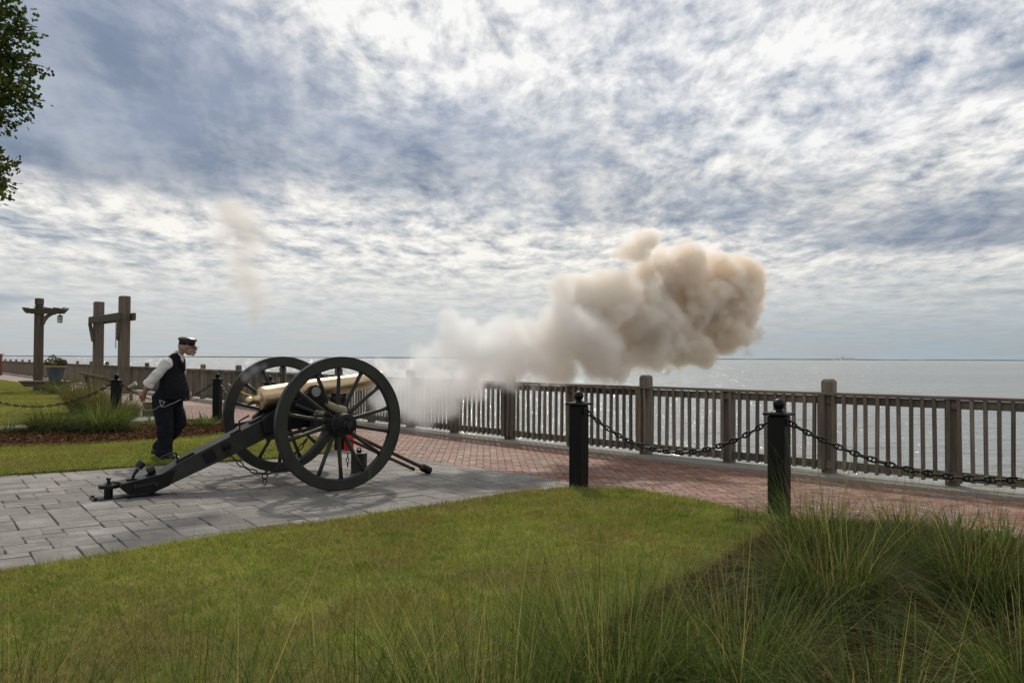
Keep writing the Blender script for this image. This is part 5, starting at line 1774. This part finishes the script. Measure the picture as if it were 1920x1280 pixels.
# ------------------------------------------------------------------ powder smoke
def smoke_volume(name, label, spheres, dens_lo, dens_hi, x_ramp, vox, rough, colr, absr, origin, rz, edge=(0.0, 0.22), aniso=0.35):
    """cloud of noisy billows: spheres = (local point, radius)"""
    lo = Vector((1e9,) * 3); hi = Vector((-1e9,) * 3); pad_ = rough * 0.75
    for c_, r_ in spheres:
        for i in range(3):
            lo[i] = min(lo[i], c_[i] - r_ * 1.3 - pad_); hi[i] = max(hi[i], c_[i] + r_ * 1.3 + pad_)
    me_ = bpy.data.meshes.new(name)
    me_.from_pydata([lo, (hi.x, lo.y, lo.z), (hi.x, hi.y, lo.z), (lo.x, hi.y, lo.z), (lo.x, lo.y, hi.z), (hi.x, lo.y, hi.z), hi, (lo.x, hi.y, hi.z)], [], [(0, 3, 2, 1), (4, 5, 6, 7), (0, 1, 5, 4), (1, 2, 6, 5), (2, 3, 7, 6), (3, 0, 4, 7)])
    ob = bpy.data.objects.new(name, me_); C.objects.link(ob)
    ob.location = origin; ob.rotation_euler = (0, 0, rz)
    tag(ob, label, 'smoke', kind='stuff')

    def fm(nn, o):
        at_ = nn.new('ShaderNodeAttribute'); at_.attribute_name = 'density'
        pv = nn.new('ShaderNodeVolumeScatter'); pv.inputs['Anisotropy'].default_value = aniso
        pv.inputs['Color'].default_value = colr + (1,)
        nn.l.new(at_.outputs['Fac'], pv.inputs['Density'])
        ab = nn.new('ShaderNodeVolumeAbsorption')
        ox = nn.sep(nn.new('ShaderNodeTexCoord').outputs['Object'])[0]       # absorption near neutral by the gun, warmer tan towards the front of the plume
        nn.put(ab.inputs['Color'], nn.mix(nn.lin(ox, x_ramp[0] + 1.2, x_ramp[1] + 2.2, 0, 1), (0.999, 0.996, 0.990), absr))
        nn.l.new(at_.outputs['Fac'], ab.inputs['Density'])
        ad = nn.new('ShaderNodeAddShader'); nn.l.new(pv.outputs[0], ad.inputs[0]); nn.l.new(ab.outputs[0], ad.inputs[1])
        nn.l.new(ad.outputs[0], o.inputs['Volume'])
    mt = material(name + '_volume', fm)
    me_.materials.append(mt)
    ng = bpy.data.node_groups.new(name + '_field', 'GeometryNodeTree')
    ng.interface.new_socket('Geometry', in_out='INPUT', socket_type='NodeSocketGeometry')
    ng.interface.new_socket('Geometry', in_out='OUTPUT', socket_type='NodeSocketGeometry')
    g = NT(ng)
    go = g.new('NodeGroupOutput')
    pos = g.new('GeometryNodeInputPosition').outputs[0]
    w1_ = g.noise(pos, 1.1, 2, .5, color=True); w2_ = g.noise(pos, 3.3, 2, .5, color=True)
    q_ = g.v('ADD', pos, g.v('SCALE', g.v('SUBTRACT', w1_, (.5, .5, .5)), rough * 1.1))
    q_ = g.v('ADD', q_, g.v('SCALE', g.v('SUBTRACT', w2_, (.5, .5, .5)), rough * .45))
    m_ = None
    for c_, r_ in spheres:
        e = g.m('MULTIPLY', g.v('DISTANCE', q_, tuple(c_)), 1.0 / r_)
        m_ = e if m_ is None else g.m('SMOOTH_MIN', m_, e, .3)
    w3_ = g.noise(pos, 1.6, 2, .5)
    v1 = g.voro(q_, 2.0, 'SMOOTH_F1', 0, .5); v2 = g.voro(q_, 4.3, 'SMOOTH_F1', 0, .2); v3 = g.noise(q_, 5.0, 5, .72); v4 = g.noise(g.v('ADD', q_, (7.0, 3.0, 1.0)), 13.0, 3, .7)
    f_ = g.m('SUBTRACT', g.lin(g.sep(pos)[0], x_ramp[0], x_ramp[1], 1.20, 1.06), m_)
    f_ = g.m('ADD', f_, g.m('MULTIPLY', g.m('SUBTRACT', .42, v1), .70))
    f_ = g.m('ADD', f_, g.m('MULTIPLY', g.m('MULTIPLY', g.m('SUBTRACT', .42, v2), g.smooth(w3_, .35, .62)), .45))
    f_ = g.m('ADD', f_, g.m('MULTIPLY', g.m('ADD', g.m('SUBTRACT', v3, .5), g.m('MULTIPLY', g.m('SUBTRACT', v4, .5), .7)), .72))
    x_ = g.sep(pos)[0]
    e1 = g.lin(x_, x_ramp[0], x_ramp[1], edge[1] * 2.2, edge[1])
    dn_ = g.smooth(f_, edge[0], e1)
    dn_ = g.m('MULTIPLY', dn_, g.lin(x_, x_ramp[0], x_ramp[1], dens_lo, dens_hi))
    vc = g.new('GeometryNodeVolumeCube')
    g.put(vc.inputs['Density'], dn_)
    vc.inputs['Min'].default_value = lo; vc.inputs['Max'].default_value = hi
    for ax, i in (('X', 0), ('Y', 1), ('Z', 2)):
        vc.inputs['Resolution ' + ax].default_value = max(8, int((hi[i] - lo[i]) / vox))
    sm_ = g.new('GeometryNodeSetMaterial'); g.l.new(vc.outputs[0], sm_.inputs[0]); sm_.inputs['Material'].default_value = mt
    g.l.new(sm_.outputs[0], go.inputs[0])
    md = ob.modifiers.new('billows', 'NODES'); md.node_group = ng
    return ob


cY, sY = math.cos(YAW), math.sin(YAW)
MUZ = MIDP + Vector((cY * 1.04, sY * 1.04, 1.20))
SP = [(1000, 650, 48), (1036, 655, 48), (985, 625, 34), (1180, 630, 60), (1165, 560, 46), (708, 692, 20), (722, 738, 26), (700, 722, 14), (812, 720, 46), (842, 590, 22), (712, 706, 13), (728, 712, 26), (752, 728, 38), (745, 745, 30), (792, 694, 50), (785, 752, 42), (800, 776, 20), (835, 735, 44), (850, 652, 52), (842, 607, 26), (870, 625, 34), (905, 664, 60), (885, 712, 46), (960, 654, 58), (955, 690, 46), (925, 640, 44), (1010, 685, 48), (1040, 690, 44), (1055, 615, 60), (1060, 545, 36), (1090, 560, 52), (1125, 565, 70), (1110, 640, 66), (1155, 665, 52), (1165, 695, 24), (1188, 478, 32), (1208, 458, 26), (1230, 525, 70), (1215, 610, 80), (1258, 645, 54), (1310, 560, 92), (1270, 510, 50), (1292, 492, 36), (1300, 655, 40), (1365, 600, 66), (1385, 520, 46), (1372, 560, 60), (1402, 575, 40), (1345, 505, 40), (1420, 578, 22), (1318, 672, 20), (1355, 648, 28)]
spheres = []
rs_ = random.Random(5)
Rinv = Matrix.Rotation(-YAW, 3, 'Z')
for px, py, r in SP:
    k = (px - 960) / F
    dd = (k * MUZ.y - MUZ.x) / (cY - sY * k)
    Y_ = MUZ.y + sY * dd
    rw = r * Y_ / F
    Y_ += rs_.uniform(-.4, .4) * min(1, rw * 1.6)
    w = at_depth(px, py, Y_)
    spheres.append((Rinv @ (w - MUZ), rw))
smoke_volume('powder_smoke', 'billowing white and tan powder smoke blown from the cannon muzzle over the railing', spheres, 4.2, 11.0, (0.2, 4.6), 0.027, .42, (0.955, 0.968, 0.99), (0.993, 0.930, 0.840), MUZ, YAW, (0.0, 0.36), 0.15)
vp = [(438, 412, 52), (470, 445, 40), (415, 445, 36), (455, 480, 40), (466, 520, 36), (484, 555, 28), (478, 590, 22)]
spheres = []
vo_ = at_depth(450, 500, 9.2)
for px, py, r in vp:
    spheres.append((at_depth(px, py, 9.2 + random.uniform(-.1, .1)) - vo_, r * 9.2 / F))
smoke_volume('vent_smoke', 'faint thin puff of smoke rising above the breech into the sky', spheres, 9.0, 9.0, (-9, 9), 0.025, .18, (0.80, 0.775, 0.745), (0.86, 0.81, 0.75), vo_, 0, (-.15, 1.0))
vp = [(478, 692, 14), (462, 705, 10), (494, 686, 10)]
spheres = []
vo_ = at_depth(478, 695, 9.35)
for px, py, r in vp:
    spheres.append((at_depth(px, py, 9.35 + random.uniform(-.03, .03)) - vo_, r * 9.35 / F))
smoke_volume('breech_smoke', 'small bluish wisp of smoke before the far wheel', spheres, 1.4, 1.4, (-9, 9), 0.015, .06, (0.80, 0.85, 0.95), (0.7, 0.7, 0.7), vo_, 0, (-.1, .6))
